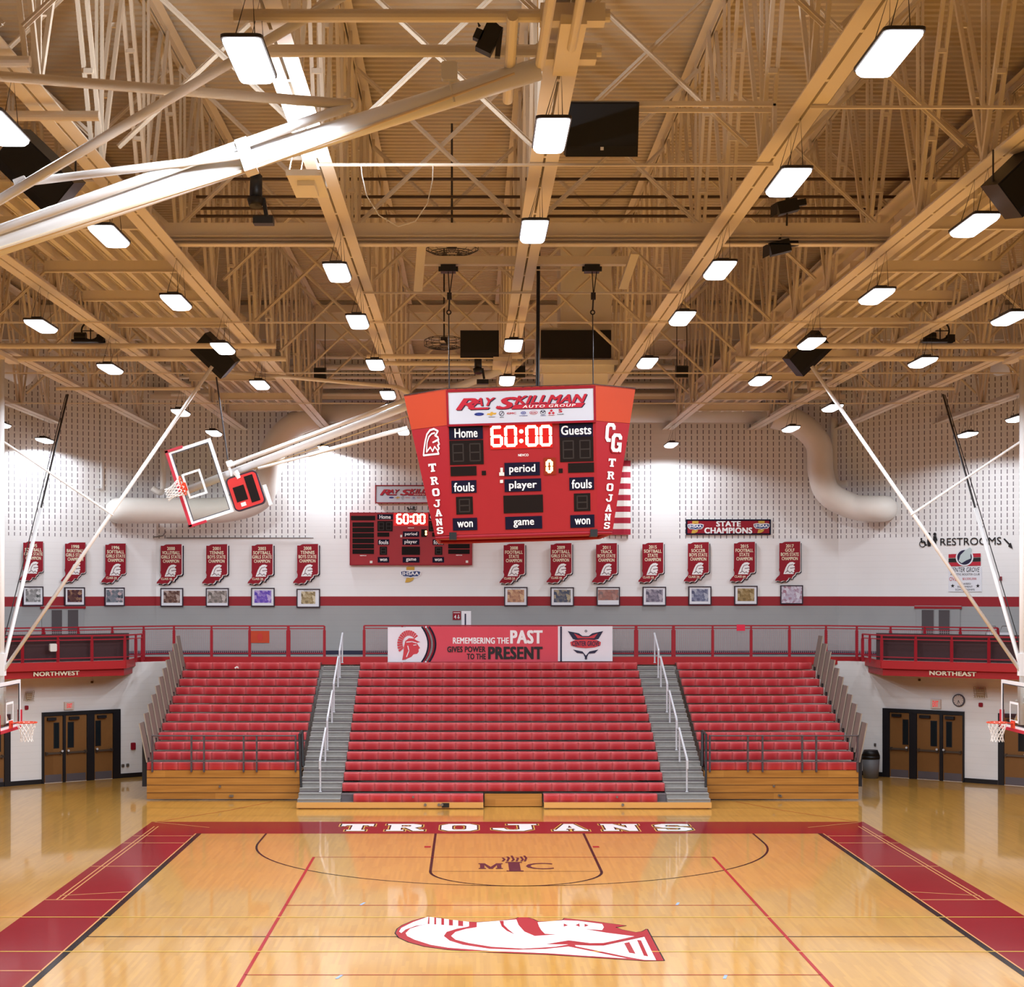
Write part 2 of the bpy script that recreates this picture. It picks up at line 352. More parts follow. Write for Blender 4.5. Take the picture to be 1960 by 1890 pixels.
# block lettering used on the floor and on the hanging scoreboard
BLK = {
 'T': [[(0, 1), (1, 1), (1, .68), (.88, .68), (.82, .8), (.66, .8), (.66, .16), (.78, .16), (.78, 0), (.22, 0), (.22, .16), (.34, .16), (.34, .8), (.18, .8), (.12, .68), (0, .68)]],
 'R': [[(.1, 0), (.38, 0), (.38, 1), (.1, 1)], [(0, 0), (.46, 0), (.46, .16), (0, .16)], [(0, .82), (.4, .82), (.4, 1), (0, 1)],
       [(.7, 1), (.92, .86), (.92, .6), (.76, .46), (.38, .46), (.38, .62), (.6, .62), (.64, .68), (.64, .78), (.6, .82), (.38, .82), (.38, 1)],
       [(.5, .46), (.74, .46), (.9, .16), (1, .16), (1, 0), (.72, 0)]],
 'O': [[(.5, 1), (.2, 1), (0, .8), (0, .2), (.2, 0), (.5, 0), (.5, .2), (.36, .2), (.3, .28), (.3, .72), (.36, .8), (.5, .8)],
       [(.5, 1), (.8, 1), (1, .8), (1, .2), (.8, 0), (.5, 0), (.5, .2), (.64, .2), (.7, .28), (.7, .72), (.64, .8), (.5, .8)]],
 'J': [[(.35, 1), (1, 1), (1, .84), (.88, .84), (.88, .25), (.68, 0), (.25, 0), (0, .22), (0, .4), (.25, .4), (.3, .22), (.4, .16), (.52, .16), (.6, .25), (.6, .84), (.35, .84)]],
 'A': [[(.36, 1), (.5, 1), (.5, .78), (.44, .45), (.5, .45), (.5, .3), (.4, .3), (.36, .16), (.42, .16), (.42, 0), (0, 0), (0, .16), (.08, .16)],
       [(.64, 1), (.5, 1), (.5, .78), (.56, .45), (.5, .45), (.5, .3), (.6, .3), (.64, .16), (.58, .16), (.58, 0), (1, 0), (1, .16), (.92, .16)]],
 'N': [[(0, 1), (.34, 1), (.68, .45), (.68, .84), (.58, .84), (.58, 1), (1, 1), (1, .84), (.92, .84), (.92, 0), (.68, 0), (.32, .56), (.32, .16), (.42, .16), (.42, 0), (0, 0), (0, .16), (.08, .16), (.08, .84), (0, .84)]],
 'S': [[(1, .95), (.85, 1), (.25, 1), (0, .82), (0, .62), (.2, .45), (.68, .4), (.7, .3), (.62, .18), (.3, .18), (.25, .32), (0, .32), (0, .05), (.15, 0), (.75, 0), (1, .18), (1, .4), (.8, .56), (.32, .62), (.3, .72), (.36, .82), (.68, .82), (.74, .7), (1, .7)]],
 'M': [[(0, 0), (.3, 0), (.3, .14), (.24, .14), (.24, .7), (.42, 0), (.58, 0), (.76, .7), (.76, .14), (.7, .14), (.7, 0), (1, 0), (1, .14), (.94, .14), (.94, .86), (1, .86), (1, 1), (.74, 1), (.5, .35), (.26, 1), (0, 1), (0, .86), (.06, .86), (.06, .14), (0, .14)]],
 'C': [[(1, .66), (.7, .66), (.7, .76), (.6, .82), (.4, .82), (.32, .74), (.32, .26), (.4, .18), (.6, .18), (.7, .26), (.7, .34), (1, .34), (1, .15), (.8, 0), (.2, 0), (0, .18), (0, .82), (.2, 1), (.8, 1), (1, .85)]],
 'G': [[(1, .68), (.7, .68), (.7, .76), (.6, .82), (.4, .82), (.32, .74), (.32, .26), (.4, .18), (.6, .18), (.7, .26), (.7, .36), (.55, .36), (.55, .52), (1, .52), (1, 0), (.85, 0), (.78, .06), (.7, 0), (.2, 0), (0, .18), (0, .82), (.2, 1), (.8, 1), (1, .85)]],
}
def block(mb, fr, ch, a0, a1, b0, b1, c, th=0.0):
    for i, p in enumerate(BLK[ch]): mb.poly(fr, [(a0 + x * (a1 - a0), b0 + y * (b1 - b0)) for x, y in p], c + .00015 * i, th)
word = 'TROJANS'
lx = [(652, 714), (741, 812), (845, 913), (943, 1028), (1058, 1123), (1152, 1223), (1255, 1321)]
yb, yt = 43.35, 44.65
for mat_, g, dx, zz, nm in ((goldl, .10, .0, z2, 'lettering_gold_edge'), (pblack, .06, .0, z3, 'lettering_black_edge'), (pwhite, 0, 0, z4, 'lettering')):
    m = MB()
    for ch, (p0, p1) in zip(word, lx):
        a0, a1 = (p0 - CX) * 44.0 / F, (p1 - CX) * 44.0 / F
        off = [(0, 0)] if g == 0 else [(-g, -g), (g, -g), (g, g), (-g, g)]
        for e, (ox, oy) in enumerate(off): block(m, FL, ch, a0 + ox * .7, a1 + ox * .7, yb + oy, yt + oy * .6, zz + .0002 * e)
    fpaint(nm, m, mat_)
m = MB(); q = lambda x: (x - CX) * 38.0 / F
block(m, FL, 'M', q(916), q(962), 37.45, 38.2, z3); m.text(FL, 'C', q(1006), q(1058), 37.4, 38.25, z3, 0)
m.poly(FL, [(q(968), 37.1), (q(1000), 37.1), (q(1000), 37.22), (q(995), 37.22), (q(995), 38.28), (q(1000), 38.28), (q(1000), 38.4), (q(968), 38.4), (q(968), 38.28), (q(973), 38.28), (q(973), 37.22), (q(968), 37.22)], z3)
for i, xx in enumerate((963, 972, 981, 990, 999, 1006)):
    m.line(FL, [(q(xx), 38.5), (q(xx + 4), 38.75 + .2 * (i % 2)), (q(xx + 1), 39.0 + .15 * (i % 3))], .05, z3)
fpaint('key_emblem', m, pmar)
# helmeted head emblem at centre court (traced on the floor plane)
T_ = lambda pts: FL.px([(740 + x * .2806, 1720 + y * .2806) for x, y in pts])
sil = [(62, 240), (75, 210), (110, 185), (180, 155), (285, 125), (340, 132), (430, 150), (560, 163), (615, 165), (700, 160), (770, 155), (885, 140), (905, 130), (950, 128), (1000, 145), (1030, 160), (1130, 160), (1205, 148), (1215, 138), (1300, 148), (1400, 158), (1480, 168), (1630, 188), (1560, 200), (1600, 215), (1700, 235), (1745, 228), (1775, 212), (1890, 427), (1760, 428), (1640, 420), (1400, 405), (1100, 385), (700, 370), (420, 352), (260, 330), (150, 300), (85, 270)]
fpaint('emblem_outline', MB().line(FL, T_(sil + sil[:1]), .045, z2), pblack)
fpaint('emblem_ground', MB().poly(FL, T_(sil), z3), pbord)
m = MB(); wz = .0062
def W(pts): m.poly(FL, T_(pts), wz)
W([(85, 230), (100, 205), (180, 165), (285, 128), (280, 178), (200, 190), (130, 215), (100, 240)])
st = [280, 292, 325, 338, 373, 392, 425, 452, 488, 522, 562, 612]
for a, b in zip(st[1::2][:-1], st[2::2]):
    yt_ = lambda x: 129 + (x - 285) * .125
    yb_ = lambda x: 180 + (x - 285) * .05
    W([(a, yt_(a)), (b, yt_(b)), (b, yb_(b)), (a, yb_(a))])
W([(130, 240), (160, 210), (230, 188), (285, 178), (420, 187), (560, 196), (480, 210), (410, 232), (390, 260), (430, 292), (520, 320), (700, 347), (900, 354), (1080, 349), (1240, 332), (1640, 414), (1400, 398), (1100, 378), (700, 361), (420, 340), (300, 320), (190, 285), (140, 260)])
W([(440, 260), (470, 232), (540, 212), (615, 200), (615, 168), (885, 147), (900, 185), (940, 230), (1010, 260), (1100, 254), (1160, 250), (1080, 245), (1055, 220), (1040, 195), (1030, 166), (1205, 153), (1300, 156), (1470, 178), (1482, 200), (1470, 220), (1350, 212), (1500, 238), (1690, 262), (1480, 308), (1390, 310), (1240, 290), (1080, 317), (1240, 318), (1150, 334), (930, 346), (720, 334), (560, 308), (470, 285)])
W([(1285, 322), (1390, 326), (1480, 326), (1758, 266), (1838, 425), (1760, 424), (1650, 404), (1290, 330)])
fpaint('emblem_white', m, pwhite)
m = MB(); wz = .0078
W([(770, 158), (798, 157), (800, 185), (830, 215), (875, 250), (820, 225), (785, 195)])
W([(1208, 175), (1238, 188), (1208, 196)]); W([(1288, 186), (1315, 174), (1318, 198)]); W([(1350, 177), (1380, 188), (1350, 198)])
W([(1620, 310), (1655, 302), (1698, 382), (1655, 375)]); W([(1708, 288), (1735, 290), (1785, 400), (1755, 395)])
W([(1240, 290), (1390, 309), (1480, 308), (1690, 264), (1760, 262), (1480, 325), (1390, 325)])
fpaint('emblem_details', m, pbord)

# ------------------------------------------------------------------ walls, concourse, roof deck
TH = math.radians(38); cs, sn = math.cos(TH), math.sin(TH)
YB = 59.3; XL, XR = -10.7, 12.62
def wall(name, p0, p1, z0, z1, mat, th=.3):
    d = V((p1[0] - p0[0], p1[1] - p0[1], 0)); L = d.length
    o = MB().box(0, L, 0, th, z0, z1).build(name, mat); o.location = (p0[0], p0[1], 0); o.rotation_euler = (0, 0, math.atan2(d.y, d.x))
    return tag(o, kind='structure')
gx = lambda x: x - XL
wall('wall_back', (XL, YB), (XR, YB), 0, 15.6, wall_mat('upper_wall_paint', [(gx(-5.56), gx(-4.7)), (gx(6.36), gx(7.18))]))
LX, LY = -20.0, YB - (-10.7 + 20) * sn / cs
wm2 = wall_mat('upper_side_wall_paint', [])
wall('wall_back_left', (LX, LY), (XL, YB), 0, 15.6, wm2)
RX = 21.92
wall('wall_back_right', (XR, YB), (RX, YB - (RX - XR) * sn / cs), 0, 15.6, wm2)
plain = wall_mat('lower_wall_paint', [], low=True)
seatwall = M('crimson_stand_side', (112, 54, 48), .7, noise=.2, scale=1.0)                # the side and rear stands, unseen
wall('wall_left', (LX, -8), (LX, LY), 0, 15.6, seatwall); wall('wall_right', (RX, LY), (RX, -8), 0, 15.6, seatwall); wall('wall_front', (RX, -8), (LX, -8), 0, 15.6, seatwall)
# lower diagonal walls under the corner balconies
A0 = (-12.25, 54.85); B0 = (14.75, 55.05)
wl = lambda t: (A0[0] + t * cs, A0[1] + t * sn); wr = lambda t: (B0[0] + t * cs, B0[1] - t * sn)
wall('wall_lower_left', wl(-7.5), wl(3.95), 0, 3.7, plain, .2); wall('wall_lower_right', wr(-3.6), wr(7.5), 0, 3.7, plain, .2)
wall('wall_lower_back', wl(3.95), wr(-3.6), 0, 3.6, plain, .2)
UL = Fr((XL, YB, 0), (cs, sn, 0), (0, 0, 1)); UR = Fr((XR, YB, 0), (cs, -sn, 0), (0, 0, 1)); BW = Fr((0, YB, 0), (1, 0, 0), (0, 0, 1))
LL = Fr((A0[0], A0[1], 0), (cs, sn, 0), (0, 0, 1)); LR = Fr((B0[0], B0[1], 0), (cs, -sn, 0), (0, 0, 1))
# baseboards
o = MB().fbox(LL, -7.5, LL.loc(8, 1480)[0], 0, .14, 0, .03).fbox(LL, LL.loc(20, 1480)[0], LL.loc(79, 1480)[0], 0, .14, 0, .03).fbox(LL, LL.loc(231, 1480)[0], 3.3, 0, .14, 0, .03).build('baseboard_left', basebd); tag(o, kind='structure')
o = MB().fbox(LR, -3, LR.loc(1689, 1480)[0], 0, .14, 0, .03).fbox(LR, LR.loc(1847, 1480)[0], LR.loc(1910, 1480)[0], 0, .14, 0, .03).build('baseboard_right', basebd); tag(o, kind='structure')
o = MB().fbox(BW, XL, XR, 3.83, 3.97, 0, .03).fbox(UL, -12, 0, 3.83, 3.97, 0, .03).fbox(UR, 0, 12, 3.83, 3.97, 0, .03).build('baseboard_back', M('navy_baseboard', (24, 26, 56), .5)); tag(o, kind='structure')
# concourse slab with its red edge
P3 = math.radians(37.5)
FLc = V((-10.76, 54.2)); FRc = V((12.9, 54.2))
fl_end = V((-17.0, 54.2 - 6.24 * math.tan(P3))); fr_end = V((19.0, 54.2 - 6.1 * math.tan(P3)))
plan = [(-20, fl_end.y), tuple(fl_end), tuple(FLc), (-10.86, 57.15), (12.95, 57.15), tuple(FRc), tuple(fr_end), (21.9, fr_end.y), (21.9, 54), (13, 59.8), (-11, 59.8), (-20, 54)]
o = MB().poly(FL, plan, 3.83, .22).build('floor_concourse', M('concourse_floor', (150, 146, 142), .5, noise=.06)); tag(o, kind='structure')
pc = lambda a, b: [tuple(a), tuple(b)]
o = MB().poly(FL, [tuple(fl_end + V((0, .1))), tuple(FLc + V((-.04, .07))), (-10.9, 57.1), (-17, 53.5)], 3.62, .26).build('trim_1', redf); tag(o, kind='structure')
o = MB().poly(FL, [tuple(fr_end + V((0, .1))), tuple(FRc + V((.04, .07))), (13.0, 57.1), (19, 53.5)], 3.62, .26).build('trim_2', redf); tag(o, kind='structure')
def strip(mb, p, q, z0, z1, t=.05):
    p, q = V((p[0], p[1], 0)), V((q[0], q[1], 0)); d = (q - p).normalized(); n = V((d.y, -d.x, 0)) * t
    mb.hexa([p + n + V((0, 0, z0)), q + n + V((0, 0, z0)), q + V((0, 0, z0)), p + V((0, 0, z0)), p + n + V((0, 0, z1)), q + n + V((0, 0, z1)), q + V((0, 0, z1)), p + V((0, 0, z1))])
m = MB(); pts = [fl_end, FLc, V((-10.86, 57.15)), V((12.95, 57.15)), FRc, fr_end]
for p, q in zip(pts[:-1], pts[1:]): strip(m, p, q, 3.585, 3.84)
o = m.build('trim_3', redf); tag(o, kind='structure')
BL = Fr((FLc.x, FLc.y, 0), (math.cos(P3), math.sin(P3), 0), (0, 0, 1)); BR = Fr((FRc.x, FRc.y, 0), (math.cos(P3), -math.sin(P3), 0), (0, 0, 1))
for fr, body, r, nm in ((BL, 'NORTHWEST', (65, 153, 1281, 1293), 'west'), (BR, 'NORTHEAST', (1778, 1868, 1275.5, 1287), 'east')):
    # painted letters on the lower step of the edge beam
    a0, b0 = fr.loc(r[0], r[3]); a1, b1 = fr.loc(r[1], r[2])
    o = MB().text(fr, body, a0, a1, 3.42, 3.555, -.035, .035).build('lettering', ivory); o.parent = bpy.data.objects['trim_1' if nm == 'west' else 'trim_2']

# roof deck: real ribs
def deck(name, y0, y1, z, x0=-22, x1=24, pitch=.26):
    prof = []; y = y0
    while y < y1:
        prof += [(y, z), (y + pitch * .42, z), (y + pitch * .52, z + .075), (y + pitch * .9, z + .075)]; y += pitch
    vs = []; fs = []
    for (yy, zz) in prof: vs += [(x0, yy, zz), (x1, yy, zz)]
    for i in range(len(prof) - 1): fs.append((2 * i, 2 * i + 1, 2 * i + 3, 2 * i + 2))
    m = MB(); m._a(vs, fs); m.box(x0, x1, y0, y1, z + .1, z + .3)
    return tag(m.build(name, deckm), kind='structure')
deck('ceiling', -8, 54.5, 15.1); deck('ceiling_low', 54.5, 60.4, 13.95)
o = MB().box(-22, 24, 54.4, 54.6, 13.9, 15.3).build('wall_roof_step', ductm); tag(o, kind='structure')
o = MB().box(-22, 24, 54.2, 54.4, 14.72, 14.95).build('beam_roof_step', tan); tag(o, kind='structure')
o = MB().box(XL, XR, 58.9, 59.28, 12.62, 12.85).box(XL, XR, 58.2, 58.4, 12.45, 12.6).build('beam_back', tan); tag(o, kind='structure')
# ------------------------------------------------------------------ roof steel
ZB, ZT = 11.5, 14.98
KS = range(-5, 6); TX = lambda k: .96 + 2.9 * k
def tname(k): return ORD[k + 5]
YS, PAN = 3.0, 3.3
def double(p, q, wdt, gap, hh, upv):
    m = MB(); d = V((1, 0, 0))
    for s in (-1, 1): m.bar(V(p) + d * s * (gap + wdt) / 2, V(q) + d * s * (gap + wdt) / 2, wdt, hh, upv)
    return m
proto = {}
for k in KS:
    x = TX(k); ye = 59.25 if -4 <= k <= 4 else 57.2
    if k == -4: ye = 59.0
    lab = 'tan steel roof truss with paired bottom angles, ' + tname(k) + ' from the left wall'
    if k == 0: lab = 'tan steel roof truss directly above the hanging scoreboard'
    t = thing('roof_truss', lab, 'roof truss', (x, YS, ZB), 'roof trusses running down the hall')
    m = MB()
    for s in (-1, 1):
        m.box(x + s * .1 - .083, x + s * .1 + .083, YS, ye, ZB, ZB + .02)
        m.box(x + s * .024 - .007, x + s * .024 + .007, YS, ye, ZB + .02, ZB + .17)
    y = YS + .8
    while y < ye: m.box(x - .02, x + .02, y, y + .09, ZB + .005, ZB + .1); y += 1.65
    m.build('bottom_chord', tan, t)
    m = MB()
    for s in (-1, 1): m.box(x + s * .085 - .07, x + s * .085 + .07, YS, min(ye, 54.4), ZT - .012, ZT); m.box(x + s * .022 - .007, x + s * .022 + .007, YS, min(ye, 54.4), ZT - .13, ZT)
    m.box(x - .12, x + .12, 54.6, ye, 13.78, 13.9)
    m.build('top_chord', tan, t)
    y = 6.1
    while y < ye - .5:
        zt = ZT - .1 if y + 1.65 < 54.2 else 13.8
        key_ = round(zt, 1)
        for nm, dy0, dy1 in (('near_diagonal', 0, -1.65), ('far_diagonal', 0, 1.65), ('post', .1, .1)):
            if y + dy1 > ye: continue
            kk = (nm, key_)
            if kk not in proto:
                mm = double((0, dy0, .12), (0, dy1, zt - ZB), .05 if nm != 'post' else .04, .07 if nm != 'post' else .03, .075 if nm != 'post' else .05, (0, 1, 0))
                if nm != 'post':
                    for f in (.33, .66): mm.box(-.06, .06, dy1 * f - .03, dy1 * f + .03, (zt - ZB) * f - .03, (zt - ZB) * f + .03)
                me = bpy.data.meshes.new('web_' + nm); me.from_pydata(mm.v, [], mm.f); me.materials.append(tan); proto[kk] = me
            o = bpy.data.objects.new('web_' + nm, proto[kk]); COL.objects.link(o); o.parent = t; o.location = (0, y - YS, 0)
        y += PAN
# cross braces between the trusses
brp = MB()
brp.bar((.12, -.03, .55), (2.78, -.03, 3.0), .012, .075, (0, 1, 0)); 
b_a = MB().bar((.1, -.035, 3.05), (2.8, -.035, .5), .075, .012, (0, 1, 0)).bar((.1, -.035, 3.05), (2.8, -.035, .5), .012, .07, (0, 1, 0))
b_b = MB().bar((.1, .035, .5), (2.8, .035, 3.05), .075, .012, (0, 1, 0)).bar((.1, .035, .5), (2.8, .035, 3.05), .012, .07, (0, 1, 0))
def mesh_of(mb, name, mat):
    me = bpy.data.meshes.new(name); me.from_pydata(mb.v, [], mb.f); me.materials.append(mat); return me
me_a, me_b = mesh_of(b_a, 'brace_bar', tan), mesh_of(b_b, 'brace_bar', tan)
rows = [18.4, 23.4, 28.4, 33.4, 38.4, 43.4, 48.4, 52.6]
for k in list(KS)[:-1]:
    for j, y in enumerate(rows):
        if k in (-5, 4) and y < 38: continue
        t = thing('cross_brace', 'tan steel cross brace, %s row from the camera, between %s and %s trusses' % (ORD[j], tname(k), tname(k + 1)), 'roof brace', (TX(k), y, ZB), 'cross braces between the roof trusses')
        for me in (me_a, me_b):
            o = bpy.data.objects.new('brace_bar', me); COL.objects.link(o); o.parent = t
# long struts on the bottom chords
for j, (y, xa, xb, nm) in enumerate(((19.6, 3.86, 15.5, 'nearest the camera'), (22.25, -1.94, 3.9, 'just behind the near folded hoop pole'), (31.8, -1.94, 3.9, 'just beyond the hanging scoreboard'), (35.3, -13.5, 15.4, 'second beyond the hanging scoreboard'), (43.5, -13.5, 15.4, 'third beyond the hanging scoreboard'), (50.5, -13.5, 15.4, 'closest to the end wall'))):
    o = MB().bar((xa, y, ZB - .03), (xb, y, ZB - .03), .045, .03).build('strut_angle', tan, loc=((xa + xb) / 2, y, ZB))
    tag(o, 'thin tan steel strut under the roof trusses, ' + nm, 'roof strut', 'thin struts under the trusses')
# four dark sprinkler pipes crossing the hall
for j, (py, xa, xb) in enumerate(((343, -4.8, 9.6), (377, -4.8, 9.6), (399, -4.8, 9.6), (414, -4.8, 9.6))):
    z = H + (CY - py) * 30.5 / F
    o = MB().tube((xa, 30.5, z), (xb, 30.5, z), .028, 8).build('roof_pipe', M('dark_brown_pipe', (74, 54, 42), .5), loc=(0, 30.5, z))
    tag(o, 'dark brown pipe crossing above the near big beam, %s from the top of four' % ORD[j], 'pipe', 'four dark pipes under the roof')
# big transverse beams carrying the scoreboard
t = thing('transverse_beam', 'deep tan double channel beam crossing under the trusses before the scoreboard', 'beam', (.96, 28.3, 11.6))
m = MB().box(-4.9, 6.8, 28.0, 28.05, 11.602, 11.95).box(-4.9, 6.8, 27.9, 28.1, 11.58, 11.6).box(-4.9, 6.8, 27.94, 27.999, 11.715, 11.735).box(-4.9, 6.8, 27.94, 27.999, 11.655, 11.67)
m.build('beam_body', tan, t)
t = thing('hoist_beam', 'tan beam above the scoreboard carrying both black hoist pulleys', 'beam', (.97, 30.1, 11.5))
MB().box(-.85, 2.85, 30.0, 30.2, 11.66, 11.80).build('beam_body', tan, t)
MB().bar(P(808, 455, 28.4), P(800, 556, 30.1), .15, .05).build('knee_plate', tan, t); MB().bar(P(1215, 485, 29.5), P(1192, 552, 30.1), .15, .05).build('knee_plate', tan, t)
MB().tube(P(870, 517, 30.1), P(1120, 517, 30.1), .012, 8).build('drive_shaft', tan, t)
for nm, px in (('left', 858), ('right', 1133)):
    c = P(px, 515, 30.1)
    t = thing('scoreboard_hoist', 'black hoist pulley and cable over the %s end of the scoreboard' % nm, 'hoist', c, 'scoreboard hoists')
    MB().box(c.x - .13, c.x + .13, c.y - .12, c.y + .12, c.z - .06, c.z + .06).tube(c + V((-.17, 0, 0)), c + V((.17, 0, 0)), .045, 10).build('drum', black, t)
    MB().tube(c + V((0, -.04, -.05)), c + V((.02, -.04, -.42)), .009, 6).tube(c + V((.08, -.04, -.05)), c + V((.03, -.04, -.42)), .009, 6).build('upper_cable', dark, t)
    MB().box(c.x - .02, c.x + .06, c.y - .08, c.y, c.z - .54, c.z - .42).tube(c + V((.02, -.04, -.54)), c + V((.01, -.04, -.72)), .014, 6).ring(c + V((.01, -.04, -.76)), (0, 1, 0), .035, .012, 14, 6).build('hook_block', dark, t)
    MB().tube(c + V((.01, -.04, -.8)), V((c.x + .02, 30.06, 9.25)), .010, 6).build('lower_cable', dark, t)
o = MB().tube(P(1031, 430, 30.3), P(1029, 742, 30.3), .032, 10).build('cable_conduit', black, loc=P(1030, 600, 30.3)); tag(o, 'thick black cable pipe dropping to the hanging scoreboard', 'cable')
# low ribbed catwalk decks in the two side bays
for k, side in ((-3, 'left'), (2, 'right')):
    xa, xb = TX(k) + .2, TX(k + 1) - .2
    t = thing('bay_deck', 'tan ribbed deck strip low in the %s bay of the roof' % side, 'roof deck', ((xa + xb) / 2, 26, 11.9))
    m = MB(); x = xa
    while x < xb: m.box(x, x + .09, 26.5, 58, 12.0, 12.14); m.box(x - .17, x + .17, 26.5, 58, 12.26, 12.29); m.box(x + .17, x + .19, 26.5, 58, 12.12, 12.26); x += .36
    m.build('ribbed_sheet', tan, t)
    for y in (27.5, 31.2, 34.3, 37.7, 42.8, 47.3, 52.0, 55.2):
        MB().box(xa - .1, xb + .1, y, y + .04, 11.76, 11.95).box(xa - .1, xb + .1, y - .02, y + .06, 11.74, 11.759).build('cross_channel', tan, t)
# dense tubes below the far low roof
for j, (z, y, r) in enumerate(((13.55, 56.0, .05), (13.3, 56.6, .08), (13.05, 57.2, .05), (12.85, 57.8, .10), (12.6, 58.2, .06))):
    o = MB().tube((-10, y, z), (12, y, z), r, 10).build('roof_pipe', ductm, loc=(1, y, z)); tag(o, 'tan pipe high along the end wall, %s from the top' % ORD[j], 'pipe', 'pipes high along the end wall')

# ------------------------------------------------------------------ high-bay lamps
lights = {-2: [18.1, 23.6, 29.0, 34.5, 40.6], -1: [15.8, 26.3, 31.1, 37.0, 42.7, 45.6, 52.6], 0: [18.4, 23.3, 34.1, 39.8], 1: [15.6, 20.5, 26.1, 30.7, 36.7],
          2: [22.9, 28.4, 33.8, 39.8, 57.3], 3: [30.7, 36.6, 45.7, 51.6], 5: [48.6, 53.5], -3: [31.6, 37.7, 46.9, 53.0], -5: [50.3, 55.6]}
extra = {-2: [6, 12, 58.6], -1: [5, 10.5], 0: [6, 12], 1: [5, 10.5], 2: [6, 11.5, 17], 3: [13, 19, 25], -3: [14, 20, 26], -4: [24, 34], 4: [24, 34], 5: [42], -5: [43], -1.0: []}
lens_me = house_me = None; LZ = 10.85
ld = bpy.data.lights.new('lamp_light', 'AREA'); ld.shape = 'RECTANGLE'; ld.size = .30; ld.size_y = 1.15
ld.energy = LAMP_W; ld.color = LAMP_RGB; ld.use_nodes = True
def reflector(light, c0, c1):
    # reflector distribution: full output inside c1, nothing beyond c0 (degrees from the lamp axis)
    nt = light.node_tree; em = next(n for n in nt.nodes if n.type == 'EMISSION')
    g = nt.nodes.new('ShaderNodeNewGeometry'); d = nt.nodes.new('ShaderNodeVectorMath'); d.operation = 'DOT_PRODUCT'
    nt.links.new(g.outputs['Incoming'], d.inputs[0]); nt.links.new(g.outputs['Normal'], d.inputs[1])
    r = nt.nodes.new('ShaderNodeMapRange'); r.interpolation_type = 'SMOOTHSTEP'
    r.inputs['From Min'].default_value = math.cos(math.radians(c0)); r.inputs['From Max'].default_value = math.cos(math.radians(c1))
    nt.links.new(d.outputs['Value'], r.inputs['Value'])
    b = nt.nodes.new('ShaderNodeMath'); b.operation = 'ADD'; b.inputs[1].default_value = .35; nt.links.new(d.outputs['Value'], b.inputs[0])
    q = nt.nodes.new('ShaderNodeMath'); q.operation = 'DIVIDE'; nt.links.new(r.outputs['Result'], q.inputs[0]); nt.links.new(b.outputs[0], q.inputs[1])
    nt.links.new(q.outputs[0], em.inputs['Strength'])
reflector(ld, LAMP_CUT0, LAMP_CUT1)
def lamp(k, y, label):
    global lens_me, house_me
    x = TX(k) - (.09 if k >= 0 else .06)
    c = V((x, y, LZ))
    t = thing('high_bay_lamp', label, 'ceiling light', c, 'high bay lamps under the trusses')
    if lens_me is None:
        fr = Fr((0, 0, 0), (1, 0, 0), (0, -1, 0))
        lm = MB(); rr = []
        for (hw, hl, zc) in ((.17, .61, .0), (.165, .60, -.03), (.14, .56, -.065), (.10, .50, -.08)):
            rr.append([(sx * (hw - .05 + .05 * math.cos(a)), sy * (hl - .05 + .05 * math.sin(a)), zc) for sx, sy, aa in ((1, 1, (0, 45, 90)), (-1, 1, (90, 45, 0)), (-1, -1, (0, 45, 90)), (1, -1, (90, 45, 0))) for a in [math.radians(x) for x in aa]])
        nn = len(rr[0]); lm._a([p for r in rr for p in r], [(i * nn + j, i * nn + (j + 1) % nn, (i + 1) * nn + (j + 1) % nn, (i + 1) * nn + j) for i in range(3) for j in range(nn)] + [tuple(3 * nn + j for j in range(nn)), tuple(range(nn - 1, -1, -1))])
        lens_me = mesh_of(lm, 'lens', diffm)
        h = MB().rbox(fr, -.185, .185, -.63, .63, -.035, -.002, .06); h.box(-.09, .09, -.35, .35, .03, .10)
        house_me = mesh_of(h, 'housing', dark)
    for nm, me in (('housing', house_me), ('lens', lens_me)):
        o = bpy.data.objects.new(nm, me); COL.objects.link(o); o.parent = t
    for e in (-1, 1):
        MB().sweep([c + V((-.1, .4 * e, .0)), V((TX(k), y + .3 * e, ZB + .01)), c + V((.1, .4 * e, .0))], .006, 5).build('hanger_wire', dark, t)
    L = bpy.data.objects.new('lamp_light', ld); COL.objects.link(L); L.parent = t; L.location = (0, 0, -.085)
for k in sorted(lights):
    for j, y in enumerate(lights[k]):
        lamp(k, y, 'glowing panel lamp under the %s truss from the left, %s from the camera' % (tname(k), ORD[j]))
lamp(-2, 58.6, 'glowing white lamp under the fourth truss, close to the end wall behind the folded hoop')
for k in extra:
    for j, y in enumerate(extra[k]):
        if (k, y) != (-2, 58.6): lamp(k, y, 'panel lamp under the %s truss from the left, %s unseen one' % (tname(int(k)), ORD[j]))

